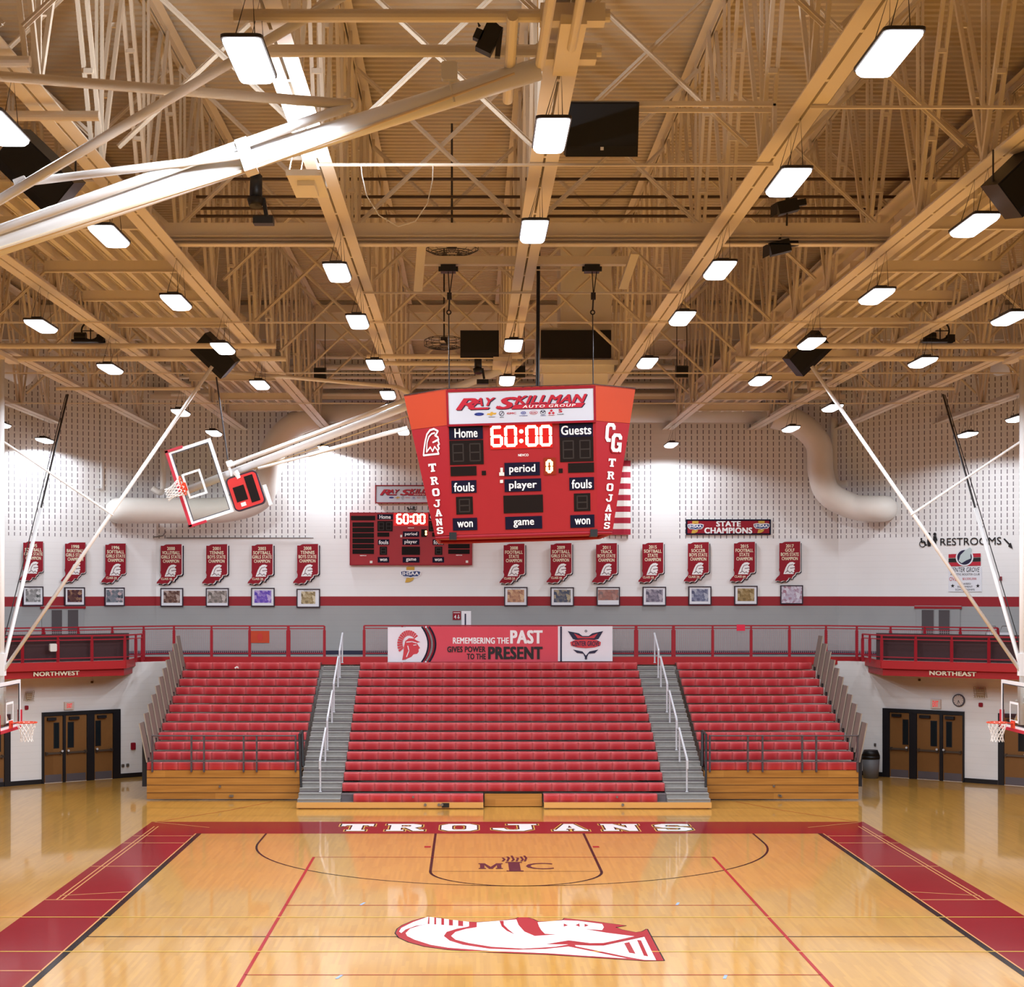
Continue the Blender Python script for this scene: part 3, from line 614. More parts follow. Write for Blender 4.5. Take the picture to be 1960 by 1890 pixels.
# ------------------------------------------------------------------ basketball backstops
glass = bpy.data.materials.new('clear_board_glass'); glass.use_nodes = True
_b = glass.node_tree.nodes['Principled BSDF']; _b.inputs['Transmission Weight'].default_value = 1; _b.inputs['Roughness'].default_value = .02; _b.inputs['IOR'].default_value = 1.05
_b.inputs['Base Color'].default_value = (.9, .94, .92, 1); _b.inputs['Specular IOR Level'].default_value = .5
def board(t, fr, netdir):
    """glass backboard on frame fr: origin at the middle of the lower edge, u along it, v up the board"""
    Wd, Hd = .915, 1.07
    MB().fbox(fr, -Wd + .05, Wd - .05, .05, Hd - .05, -.012, 0).build('board_glass', glass, t)
    m = MB().fbox(fr, -Wd, Wd, 0, .075, -.03, .012).fbox(fr, -Wd, Wd, Hd - .075, Hd, -.03, .012).fbox(fr, -Wd, -Wd + .075, .075, Hd - .075, -.03, .012).fbox(fr, Wd - .075, Wd, .075, Hd - .075, -.03, .012)
    m.build('board_frame', white, t)
    MB().fbox(fr, -Wd + .075, Wd - .075, .075, .095, -.02, .005).fbox(fr, -Wd + .075, Wd - .075, Hd - .095, Hd - .075, -.02, .005).fbox(fr, -Wd + .075, -Wd + .095, .095, Hd - .095, -.02, .005).fbox(fr, Wd - .095, Wd - .075, .095, Hd - .095, -.02, .005).build('frame_gasket', M('grey_gasket', (70, 74, 84), .5), t)
    MB().fbox(fr, -.305, .305, .15, .2, 0, .006).fbox(fr, -.305, .305, .56, .61, 0, .006).fbox(fr, -.305, -.255, .2, .56, 0, .006).fbox(fr, .255, .305, .2, .56, 0, .006).build('target_square', whitel, t)
    m = MB().fbox(fr, -Wd - .03, Wd + .03, -.05, .02, -.06, .04).fbox(fr, -Wd - .04, -Wd + .02, -.05, .38, -.06, .04).fbox(fr, Wd - .02, Wd + .04, -.05, .38, -.06, .04)
    m.build('edge_padding', padm, t)
    rc = fr.pt(0, .15, .38)
    rim = MB().ring(rc, fr.v, .229, .014, 30, 8).fbox(fr, -.1, .1, .02, .19, .012, .05).fbox(fr, -.06, .06, .13, .15, .05, .16).build('rim', rimm, t)
    m = MB(); nd = V(netdir).normalized(); ax = fr.v; n = 12; lv = 6; q = []
    for l in range(lv + 1):
        f = l / lv; R = .222 - .095 * min(1, f * 1.6) + (.02 if l == lv else 0)
        q.append([rc + nd * .43 * f + (fr.u * math.cos(t_) + fr.n * math.sin(t_)) * R for t_ in [2 * math.pi * (i + .5 * (l % 2)) / n for i in range(n)]])
    for l in range(lv):
        for i in range(n):
            j2 = i - 1 if l % 2 == 0 else i + 1
            m.tube(q[l][i], q[l + 1][i], .0075, 4, cap=False); m.tube(q[l][i], q[l + 1][j2 % n], .0075, 4, cap=False)
    m.build('net', netm, rim)
# side hoops
for s, nm, X, sx in ((1, 'left', -10.32, 1), (-1, 'right', 12.24, -1)):
    fr = Fr((X, 38.95, 2.9), (0, sx, 0), (0, 0, 1))
    t = thing('side_backstop', 'white side basketball hoop hanging from the roof by the %s edge of the hall' % nm, 'basketball hoop', (X, 38.95, 2.9), 'side basketball hoops')
    board(t, fr, (0, 0, -1))
    mx = X - sx * .2
    MB().tube((mx, 38.95, 3.2), (mx, 38.95, 11.2), .085, 14).build('mast', white, t, smooth=True)
    MB().bar((mx, 38.95, 4.1), (mx, 38.95, 4.6), .2, .2).bar((mx, 38.95, 3.0), (mx, 38.95, 3.9), .18, .2).tube((mx, 38.5, 3.5), (mx, 39.4, 3.5), .04).tube((mx, 38.4, 3.95), (mx, 39.5, 3.05), .03).build('board_bracket', white, t)
    top = V((X + sx * 4.55, 38.95, 11.05)); lo = V((mx + sx * .02, 38.95, 4.15))
    MB().tube(lo, top, .042, 10).build('side_brace', white, t, smooth=True)
    MB().tube(V((mx, 38.95, 9.4)), lo + (top - lo) * .52, .026, 8).ring(lo + (top - lo) * .52, top - lo, .045, .014, 14, 6).build('short_brace', white, t)
    rear = V((X - sx * .3, 45.9, 11.2))
    MB().tube(lo + V((0, .05, .1)), lo + (rear - lo) * .55, .05, 10).build('rear_brace', white, t, smooth=True)
    MB().tube(lo + (rear - lo) * .5, rear, .028, 8).build('rear_rod', dark, t); MB().tube(lo + V((-sx * .14, .1, .1)), rear + V((-sx * .05, 0, 0)), .012, 6).build('rear_cable', black, t)
    for y in (37.9, 40.0):
        MB().tube((X - sx * 2.2, y, 11.36), (X + sx * 6.1, y, 11.36), .06, 10).build('mount_pipe', tan, t)
    MB().tube((X - sx * .6, 45.9, 11.36), (X + sx * 3.2, 45.9, 11.36), .045, 10).build('rear_pipe', tan, t)
    MB().tube((mx, 38.95, 11.2), (mx, 38.95, 11.36), .1, 12).box(mx - .12, mx + .12, 37.8, 40.1, 11.25, 11.34).build('mount_plate', tan, t)
    c = V((X + sx * 2.0, 37.9, 11.44))
    w_ = thing('hoop_winch', 'black winch with a wheel standing on the %s hoop support pipe' % nm, 'winch', c, 'hoop winches')
    MB().box(c.x - .35, c.x + .35, c.y - .12, c.y + .12, c.z, c.z + .05).tube(c + V((-.3, 0, .12)), c + V((-.05, 0, .12)), .1, 12).box(c.x + .2, c.x + .35, c.y - .1, c.y + .1, c.z, c.z + .16).build('motor', black, w_)
    MB().ring(c + V((.05, 0, .25)), (0, 1, 0), .2, .02, 22, 6).bar(c + V((.05, 0, .05)), c + V((.05, 0, .45)), .02, .02).bar(c + V((-.15, 0, .25)), c + V((.25, 0, .25)), .02, .02).build('wheel', black, w_)
# folded main hoop over the far basket
D = 41.0
t = thing('folded_backstop', 'folded glass basketball hoop on white poles hanging sideways before the end wall', 'basketball hoop', P(985, 700, D), 'folded main hoops')
fr = Fr(P(343, 936, D), (.31, 0, -.951), (.951, 0, .31)); board(t, fr, (-.82, -.1, -.5))
MB().tube(P(355, 940, D + .25), P(962, 708, D + .25), .095, 16).build('main_pole', white, t, smooth=True)
MB().tube(P(445, 889, D + .1), P(800, 757, D + .1), .052, 12).build('upper_tube', white, t, smooth=True)
MB().tube(P(494, 897, D + .1), P(590, 872, D + .1), .035, 10).tube(P(590, 872, D + .1), P(780, 819, D + .1), .05, 12).build('lower_tube', white, t, smooth=True)
MB().tube(P(486, 899, D + .3), P(780, 797, D + .3), .012, 6).build('rope', M('yellow_rope', (206, 176, 120), .8), t)
MB().rbox(Fr(P(440, 888, D), (.951, 0, .31), (-.31, 0, .951)), -.07, .07, -.07, .07, -.1, .1, .02).tube(P(450, 903, D), P(458, 916, D), .07, 10).tube(P(438, 893, D), P(443, 912, D), .03, 8).build('pulley_box', white, t)
MB().tube(P(414, 722, D), P(436, 880, D), .018, 6).build('hoist_cable', dark, t)
MB().tube(P(436, 712, D), P(760, 741, D), .045, 10).tube(P(760, 741, D), P(783, 752, D), .06, 10).build('fold_brace', tan, t, smooth=True)
for y in (39.6, 40.8): MB().tube((TX(-1) - .4, y, 11.36), (TX(0) + .25, y, 11.36), .055, 10).build('mount_pipe', tan, t)
MB().box(.55, .98, 39.5, 41.4, 11.25, 11.34).tube(P(962, 708, D + .25), P(985, 690, D), .11, 12).build('hinge', tan, t)
sc_ = thing('shot_clock', 'red shot clock with two blank black displays beside the folded hoop', 'shot clock', P(470, 940, D))
fs = Fr(P(470, 940, D - .05), (.31, 0, -.951), (.951, 0, .31))
MB().rbox(fs, -.42, .42, -.385, .385, -.12, -.01, .12).build('case', M('dark_purple_case', (40, 16, 34), .4), sc_)
MB().rbox(fs, -.385, .385, -.35, .35, -.05, 0, .09).build('face', M('bright_red_face', (206, 40, 36), .4, noise=.05), sc_)
MB().fbox(fs, -.33, .31, .06, .27, 0, .01).build('time_display', ledoff, sc_); MB().fbox(fs, -.16, .2, -.27, .0, 0, .01).build('shot_display', ledoff, sc_)
MB().fbox(fs, .24, .33, -.2, -.08, 0, .01).build('maker_plate', offw, sc_)
MB().fbox(fs, .0, .5, .42, .5, -.1, .0).build('side_bracket', white, sc_)
# near folded hoop: long white poles crossing the roof, its board is outside the picture
D = 17.1
t = thing('folded_backstop', 'thick white folded hoop pole and tubes crossing the upper left of the roof', 'basketball hoop', P(1035, 130, D), 'folded main hoops')
MB().tube(P(-330, 577, D), P(474, 305, D), .122, 18).tube(P(474, 305, D), P(1032, 132, D), .112, 18).build('main_pole', white, t, smooth=True)
MB().tube(P(671, 203, D - .15), P(-320, 552, D - .15), .05, 12).build('lower_link', white, t, smooth=True)
MB().tube(P(671, 200, D - .15), P(-320, 120, D - .15), .052, 12).ring(P(671, 201, D - .15), (0, 1, 0), .05, .025, 14, 6).build('upper_link', tan, t, smooth=True)
MB().tube(P(470, 297, D - .2), P(38, 350, D - .2), .04, 10).build('cross_link', white, t, smooth=True)
MB().tube(P(-60, 418, D - .35), P(700, -34, D - .35), .05, 12).build('fold_brace', white, t, smooth=True)
MB().bar(P(36, 341, D - .3), P(44, 362, D - .3), .05, .12).build('brace_clamp', white, t)
MB().fbox(Fr(P(472, 298, D - .1), (.95, 0, .31), (-.31, 0, .95)), -.06, .06, -.18, .14, -.1, .15).build('pole_bracket', white, t)
MB().tube(P(-100, 508, D - .1), P(490, 320, D - .1), .02, 8).tube(P(490, 320, D - .1), P(985, 141, D - .1), .016, 8).build('rope', M('cream_rope', (226, 206, 176), .8), t)
for y in (16.15, 17.2): MB().tube((TX(-1) - .25, y, 11.36), (TX(0) + .35, y, 11.36), .062, 12).build('mount_pipe', tan, t)
MB().tube((TX(0) - .22, 12.5, 11.2), P(1033, 128, D), .05, 12).tube((TX(0) + .02, 12.5, 11.2), (TX(0) + .02, 16.6, 11.2), .045, 12).box(TX(0) - .3, TX(0) + .3, 17.15, 17.35, 11.26, 11.42).box(TX(0) - .3, TX(0) + .3, 16.05, 16.25, 11.28, 11.45).box(TX(0) - .12, TX(0) + .12, 15.9, 17.5, 11.2, 11.29).build('hinge_tube', tan, t)
MB().tube((.4, 15.9, 11.28), (.4, 18.0, 11.1), .055, 12).build('winch_tube', tan, t)
c = P(860, 137, D - .1)
MB().rbox(Fr(c, (1, 0, 0), (0, 0, 1)), -.08, .08, -.09, .09, -.05, .05, .03).tube(c + V((0, 0, -.08)), c + V((.05, 0, -.3)), .012, 6).build('pulley_box', offw, t)
c = P(938, 74, 16.6)
w_ = thing('hoop_winch', 'black motor winch strapped to a pipe at the top centre of the roof', 'winch', c, 'hoop winches')
MB().bar(c + V((-.07, 0, -.13)), c + V((.05, 0, .12)), .14, .16).bar(c + V((-.13, -.02, -.02)), c + V((-.09, -.02, .07)), .1, .08).build('motor', black, w_)
MB().sweep([c + V((-.1, -.05, .1)), c + V((-.12, -.05, .15)), c + V((.02, -.05, .16)), c + V((.08, -.05, .1))], .014, 6).build('hose', black, w_)
MB().bar(c + V((.07, 0, -.18)), c + V((.1, 0, .1)), .05, .08).build('clamp', dark, w_)
# extra stub pipes of the next backstop on the left
for px, py, y, x0_ in ((190, 222, 19.6, -5.6), (58, 118, 17.6, -5.6)):
    e = P(px, py, y); o = MB().tube((x0_ - 2, y, e.z), e, .058, 12).build('support_pipe', tan, loc=e); tag(o, 'short tan support pipe under the trusses at the far left, %s one' % ('lower' if py > 200 else 'upper'), 'pipe', 'short support pipes at the left')
# looping cable
o = MB().sweep([P(x, y, 22.25) for x, y in ((691, 315), (693, 335), (702, 375), (725, 412), (762, 434), (795, 424), (818, 390), (828, 345), (829, 315))], .007, 6).build('hanging_cable', offw, loc=P(760, 400, 23)); tag(o, 'pale loop of cable sagging under the roof left of centre', 'cable')

# ------------------------------------------------------------------ loudspeakers, stage lamps, fans, vents
def speaker(c, fr, wd, hg, dp, label, up_to=None):
    t = thing('loudspeaker', label, 'loudspeaker', c, 'black loudspeakers under the roof')
    MB().fbox(fr, -wd / 2, wd / 2, -hg / 2, hg / 2, -dp, 0).build('cabinet', black, t)
    MB().fbox(fr, -wd / 2 + .02, wd / 2 - .02, -hg / 2 + .2 * hg, hg / 2 - .02, 0, .012).build('grille', M('black_cloth_grille', (20, 20, 22), .8), t)
    m = MB()
    for s in (-1, 1):
        p = fr.pt(s * wd * .42, hg / 2, -dp / 2); m.tube(p - V((0, 0, .03)), V((p.x, p.y, max(ZB, up_to or 0))), .012, 6)
    m.build('hanger', dark, t)
    return t
lean = Fr((0, 0, 0), (1, 0, 0), (0, .35, .94))
t = speaker(P(1153, 248, 21.6), Fr(P(1153, 248, 21.6), (1, 0, 0), (0, -.3, .95)), .9, .66, .5, 'large black loudspeaker high beside the central roof truss', 12.14)
MB().bar((.96, 21.85, 12.14), (3.86, 21.85, 12.14), .05, .06).bar((.96, 22.15, 12.14), (3.86, 22.15, 12.14), .04, .05).bar((.97, 21.85, 11.6), (.97, 21.85, 12.14), .05, .05).bar((3.85, 21.85, 11.6), (3.85, 21.85, 12.14), .05, .05).build('support_bar', tan, t)
MB().fbox(Fr(P(1153, 248, 21.6), (1, 0, 0), (0, -.3, .95)), -.02, .02, -.25, -.21, .0, .02).build('badge', offw, t)
speaker(P(918, 659, 39.5), Fr(P(918, 659, 39.5), (1, 0, 0), (0, -.15, .98)), .88, .62, .5, 'black loudspeaker above the top left corner of the scoreboard')
for px, py, d, sg, lb in ((407, 682, 39.5, 1, 'tilted black loudspeaker behind a lamp on the left above the folded hoop'), (1553, 677, 39.5, -1, 'tilted black loudspeaker behind a lamp on the right above the white brace'), (62, 330, 21.5, 1, 'big tilted black loudspeaker behind the white tubes at the upper left'), (1985, 335, 21.5, -1, 'black loudspeaker corner showing at the right picture edge')):
    c = P(px, py, d); u = V((.72, .06, -.69 * sg)).normalized(); vv = V((.69 * sg, -.28, .72)); vv = (vv - u * vv.dot(u)).normalized()
    speaker(c, Fr(c, u, vv), .95, .54, .42, lb)
for px, py, lb in ((612, 716, 'small black loudspeaker under the far low roof, left of the scoreboard'), (1306, 712, 'small black loudspeaker under the far low roof, right of the scoreboard'), (994, 712, 'small black loudspeaker under the far low roof above the scoreboard')):
    speaker(P(px, py, 52), Fr(P(px, py, 52), (1, 0, 0), (0, -.2, .98)), .36, .34, .3, lb, 14.03)
def stage(c, lb, kind, up=12.9):
    t = thing('stage_lamp', lb, 'stage lamp', c, 'black stage lamps under the roof')
    if kind == 0:
        MB().tube(c + V((0, .02, .2)), c + V((0, -.02, -.12)), .085, 16).tube(c + V((0, .02, .2)), c + V((0, .02, .26)), .085, 16, r2=.03).tube(c + V((0, -.02, -.12)), c + V((0, -.04, -.22)), .12, 12, r2=.09).build('lamp_can', black, t, smooth=True)
        MB().tube(c + V((0, .02, .2)), V((c.x, c.y + .05, up)), .015, 6).build('hanger', dark, t)
        MB().bar(c + V((.1, 0, -.1)), c + V((.14, .02, -.34)), .05, .1).box(c.x - .03, c.x + .24, c.y - .1, c.y + .1, c.z - .46, c.z - .36).build('bracket', black, t)
    else:
        MB().tube(c, V((c.x, c.y + .05, up)), .015, 6).build('hanger', dark, t)
        MB().bar(c + V((-.16, 0, -.05)), c + V((.16, 0, .03)), .2, .2).bar(c + V((.1, 0, .04)), c + V((.3, 0, .07)), .08, .1).build('lamp_can', black, t)
        MB().poly(Fr(c + V((-.18, -.1, -.05)), (.5, -.4, 0), (0, -.2, 1)), [(-.12, -.14), (0, -.1), (0, .1), (-.12, .05)], 0, .008).bar(c + V((0, 0, .08)), c + V((.02, .03, .2)), .05, .05).build('barn_door', dark, t)
c = P(490, 365, 23.5); stage(c, 'black round stage lamp pointing down below the thick white pole', 0, 11.9)
o = MB().bar((c.x - .1, c.y + .05, 11.88), (TX(-1), c.y + .05, 11.88), .05, .05).bar((TX(-1) - .02, c.y + .05, 11.6), (TX(-1) - .02, c.y + .05, 11.9), .05, .05).build('lamp_arm', tan, loc=(c.x, c.y, 11.88)); tag(o, 'short tan bar holding the round stage lamp beside the lit truss', 'bracket')
stage(P(1507, 395, 27.95), 'black stage lamp with flaps right under a lit lamp on the right', 1, 11.9)
stage(P(1492, 473, 28.0), 'black stage lamp with flaps hung under the deep cross beam', 1, 11.62)
c = P(915, 697, 39.75); stage(c, 'small black lamp hanging under the loudspeaker above the scoreboard', 0, 11.5)
for px, py, d, lb in ((865, 478, 33, 'round wire fan cage above the left hoist pulley'), (850, 662, 44, 'round wire fan cage behind the loudspeaker above the scoreboard')):
    c = P(px, py, d); t = thing('ceiling_fan', lb, 'fan', c, 'caged fans under the roof'); m = MB()
    for i, (R, z) in enumerate(((.5, 0), (.5, .14), (.4, -.05), (.3, -.07), (.2, -.08), (.4, .19))): m.ring(c + V((0, 0, z)), (0, 0, 1), R, .008, 28, 5)
    for i in range(14):
        a = 2 * math.pi * i / 14; e = V((math.cos(a), math.sin(a), 0)); m.sweep([c + e * .1 + V((0, 0, -.08)), c + e * .4 + V((0, 0, -.05)), c + e * .5, c + e * .5 + V((0, 0, .14)), c + e * .4 + V((0, 0, .19))], .006, 4)
    m.build('wire_cage', dark, t)
    m = MB()
    for i in range(3):
        a = 2 * math.pi * i / 3 + .4; e = V((math.cos(a), math.sin(a), 0)); m.bar(c + e * .08 + V((0, 0, .05)), c + e * .42 + V((0, 0, .07)), .12, .012)
    m.build('fan_blades', tan, t); MB().tube(c + V((0, 0, .02)), c + V((0, 0, .22)), .09, 12).tube(c + V((0, 0, .2)), c + V((0, 0, 14.9 - c.z)), .02, 6).build('motor', dark, t)
# one lamp hangs upside down and lights the truss above it
c = P(590, 352, 20.4); t = thing('high_bay_lamp', 'upturned lamp below the brightly lit truss left of centre, tan housing seen from below', 'ceiling light', c, 'high bay lamps under the trusses')
MB().box(c.x - .2, c.x + .2, c.y - .6, c.y + .6, c.z - .03, c.z).box(c.x - .2, c.x + .2, c.y - .62, c.y - .6, c.z - .05, c.z + .02).box(c.x - .1, c.x + .1, c.y - .3, c.y + .3, c.z - .09, c.z - .03).build('housing', ductm, t)
MB().box(c.x - .16, c.x + .16, c.y - .56, c.y + .56, c.z, c.z + .012).build('lens', diffm, t)
for e in (-1, 1): MB().sweep([c + V((-.18, .5 * e, 0)), V((TX(-1), c.y + .4 * e, ZB + .01)), c + V((.18, .5 * e, 0))], .008, 5).build('hanger_wire', white, t)
lu = ld.copy(); lu.energy = LAMP_W * 1.3
L = bpy.data.objects.new('lamp_light', lu); COL.objects.link(L); L.parent = t; L.rotation_euler = (math.pi, 0, 0); L.location = (0, 0, .03)
# ventilation plenum behind the scoreboard
t = thing('air_plenum', 'tan air duct box with a wide black grille above the scoreboard', 'air duct', (3.0, 45.5, 12.4))
a, b = P(1033, 687, 44), P(1172, 630, 44)
MB().box(a.x - .04, b.x + .04, 44.1, 46.2, a.z - .04, b.z + .06).box(P(1075, 0, 44).x, b.x + .02, 44.5, 46.2, b.z + .06, 15.05).build('duct_box', ductm, t)
MB().box(a.x + .03, b.x - .03, 43.98, 44.12, a.z + .03, b.z - .03).build('grille', black, t)
MB().box(a.x - .1, b.x + .15, 43.9, 46, a.z - .16, a.z - .04).box(a.x + .05, b.x + .05, 44.0, 46, a.z - .34, a.z - .16).box(a.x + .1, b.x - .1, 44.2, 46, a.z - .75, a.z - .34).build('duct_moulding', ductm, t)
# round wall ducts
def duct(pts, r, label, name='round_duct', n=20):
    c = pts[len(pts) // 2]; o = MB().sweep(pts, r, n).build(name, ductm, loc=c, smooth=True); tag(o, label, 'air duct', 'round ducts on the end wall'); return o
def smooth_path(pts, k=6):
    out = []
    for i in range(len(pts) - 1):
        p0, p1, p2, p3 = pts[max(i - 1, 0)], pts[i], pts[i + 1], pts[min(i + 2, len(pts) - 1)]
        for j in range(k):
            u = j / k; out.append(.5 * ((2 * p1) + (p2 - p0) * u + (2 * p0 - 5 * p1 + 4 * p2 - p3) * u * u + (3 * p1 - p0 - 3 * p2 + p3) * u ** 3))
    return out + [pts[-1]]
def onw(fr, px, py, off):
    f2 = fr.moved(0, 0, off); a, b = f2.loc(px, py); return f2.pt(a, b)
duct([P(585, 790, 58.4), P(900, 790, 58.4), P(1500, 790, 58.4)], .34, 'long tan round duct along the top of the end wall')
dr = .43
duct(smooth_path([P(1480, 796, 58.3), P(1530, 812, 58.3), P(1566, 850, 58.3), P(1571, 905, 58.3), P(1586, 945, 58.2), onw(UR, 1632, 970, .75), onw(UR, 1672, 974, .75), onw(UR, 1690, 974, .55), onw(UR, 1694, 974, .05)]), dr, 'white round duct curving down the right side of the end wall')
duct(smooth_path([P(608, 800, 58.3), P(566, 812, 58.3), P(528, 850, 58.3), P(514, 905, 58.2), P(495, 955, 58.2), P(430, 976, 58.2), P(330, 978, 58.2), onw(UL, 246, 978, .75), onw(UL, 229, 978, .55), onw(UL, 226, 978, .05)]), dr, 'white round duct curving down behind the folded hoop on the left')
duct(smooth_path([P(1597, 800, 58.9), P(1597, 900, 58.9), P(1603, 925, 58.8), onw(UR, 1622, 926, .4)]), .12, 'small round duct with a hooked end right of the big duct', 'small_duct', 12)
duct(smooth_path([P(292, 935, 58.5), P(306, 943, 58.5), P(312, 930, 58.7), P(312, 860, 58.9)]), .1, 'small round duct with a hooked end left of the folded hoop', 'small_duct', 12)
for px, lb, fr in ((25, 'left', UL), (1935, 'right', UR)):
    a = onw(fr, px - 60, 668, 2.5); b = onw(fr, px + 30, 712, 2.2) if lb == 'left' else onw(fr, px + 60, 668, 2.5)
    if lb == 'right': a = onw(fr, px - 30, 690, 2.2)
    duct([a, (a + b) / 2, b], .5, 'thick tan duct end at the %s edge below the roof' % lb)
# conduit on the walls
for pts, fr, lb in (([(200, 1028), (300, 1028), (312, 1026), (318, 1018)], BW, 'grey conduit above the left banners'), ([(318, 1030), (600, 1030)], BW, 'thin grey conduit line above the 2000 to 2008 banners on the left'), ([(194, 790), (194, 934), (184, 934)], UL, 'thin white pipe dropping down the left diagonal wall')):
    pp = [onw(fr, x, y, .06) for x, y in pts]; o = MB().sweep(pp, .022, 6).build('wall_conduit', steel if 'grey' in lb else white, loc=pp[0]); tag(o, lb, 'conduit')
# ------------------------------------------------------------------ hanging scoreboard
SBC = V((.875, 30.1, 0)); zt_, zb_ = 9.32, 6.96; ROLL = math.radians(-1.7)
def sbp(x, y, z):                                     # local (x, depth offset, height) with the slight hang tilt
    dz = z - 8.14
    return V((SBC.x + x * math.cos(ROLL) + dz * math.sin(ROLL), SBC.y + y, 8.14 - x * math.sin(ROLL) + dz * math.cos(ROLL)))
ot = [(-1.21, -1.93), (1.21, -1.93), (1.93, -1.21), (1.93, 1.21), (1.21, 1.93), (-1.21, 1.93), (-1.93, 1.21), (-1.93, -1.21)]
ob = [(-1.21, -1.48), (1.21, -1.48), (1.48, -1.21), (1.48, 1.21), (1.21, 1.48), (-1.21, 1.48), (-1.48, 1.21), (-1.48, -1.21)]
sb = thing('scoreboard', 'large four-sided red scoreboard hanging above centre court showing 60:00', 'scoreboard', sbp(0, 0, zb_))
def shell(z0, z1, names, mat):
    m = MB(); f0, f1 = (z0 - zb_) / (zt_ - zb_), (z1 - zb_) / (zt_ - zb_)
    lo = [sbp(ob[i][0] + (ot[i][0] - ob[i][0]) * f0, ob[i][1] + (ot[i][1] - ob[i][1]) * f0, z0) for i in range(8)]
    hi = [sbp(ob[i][0] + (ot[i][0] - ob[i][0]) * f1, ob[i][1] + (ot[i][1] - ob[i][1]) * f1, z1) for i in range(8)]
    m._a(lo + hi, [(i, (i + 1) % 8, (i + 1) % 8 + 8, i + 8) for i in range(8)] + [tuple(range(7, -1, -1)), tuple(range(8, 16))])
    return m.build(names, mat, sb)
shell(zb_, 8.74, 'body', boardred); shell(8.745, zt_, 'upper_body', orange); shell(zt_ - .02, zt_ + .012, 'added_bounce_cap', dark)  # dark cap added on top to keep orange bounce off the hoist beam
m = MB()
for i in range(8):
    a, b = ob[i], ob[(i + 1) % 8]; m.tube(sbp(a[0] * .98, a[1] * .98, zb_ - .03), sbp(b[0] * .98, b[1] * .98, zb_ - .03), .035, 8)
m.build('bottom_rail', maroon, sb)
m = MB()
for px in (867, 1136): p = P(px, 1022 if px < 1000 else 1016, 28.7); m.box(p.x - .06, p.x + .06, p.y - .1, p.y + .2, p.z - .1, p.z + .02)
m.build('bottom_wheel', black, sb)
p00, p10, p01, p11 = sbp(-1.21, -1.48, zb_), sbp(1.21, -1.48, zb_), sbp(-1.21, -1.93, zt_), sbp(1.21, -1.93, zt_)
SF = Fr(p00, p10 - p00, p01 - p00)
def rect(fr, x0, y0, x1, y1):
    c = fr.px([(x0, y0), (x1, y0), (x1, y1), (x0, y1)]); return ((c[0][0] + c[3][0]) / 2, (c[1][0] + c[2][0]) / 2, (c[2][1] + c[3][1]) / 2, (c[0][1] + c[1][1]) / 2)
K8 = .2398
def c8(x0, y0, x1, y1): return (760 + x0 * K8, 800 + y0 * K8, 760 + x1 * K8, 800 + y1 * K8)
def frame_strip(mb, fr, a0, a1, b0, b1, t, c0, c1):
    mb.fbox(fr, a0 - t, a1 + t, b1, b1 + t, c0, c1).fbox(fr, a0 - t, a1 + t, b0 - t, b0, c0, c1).fbox(fr, a0 - t, a0, b0, b1, c0, c1).fbox(fr, a1, a1 + t, b0, b1, c0, c1); return mb
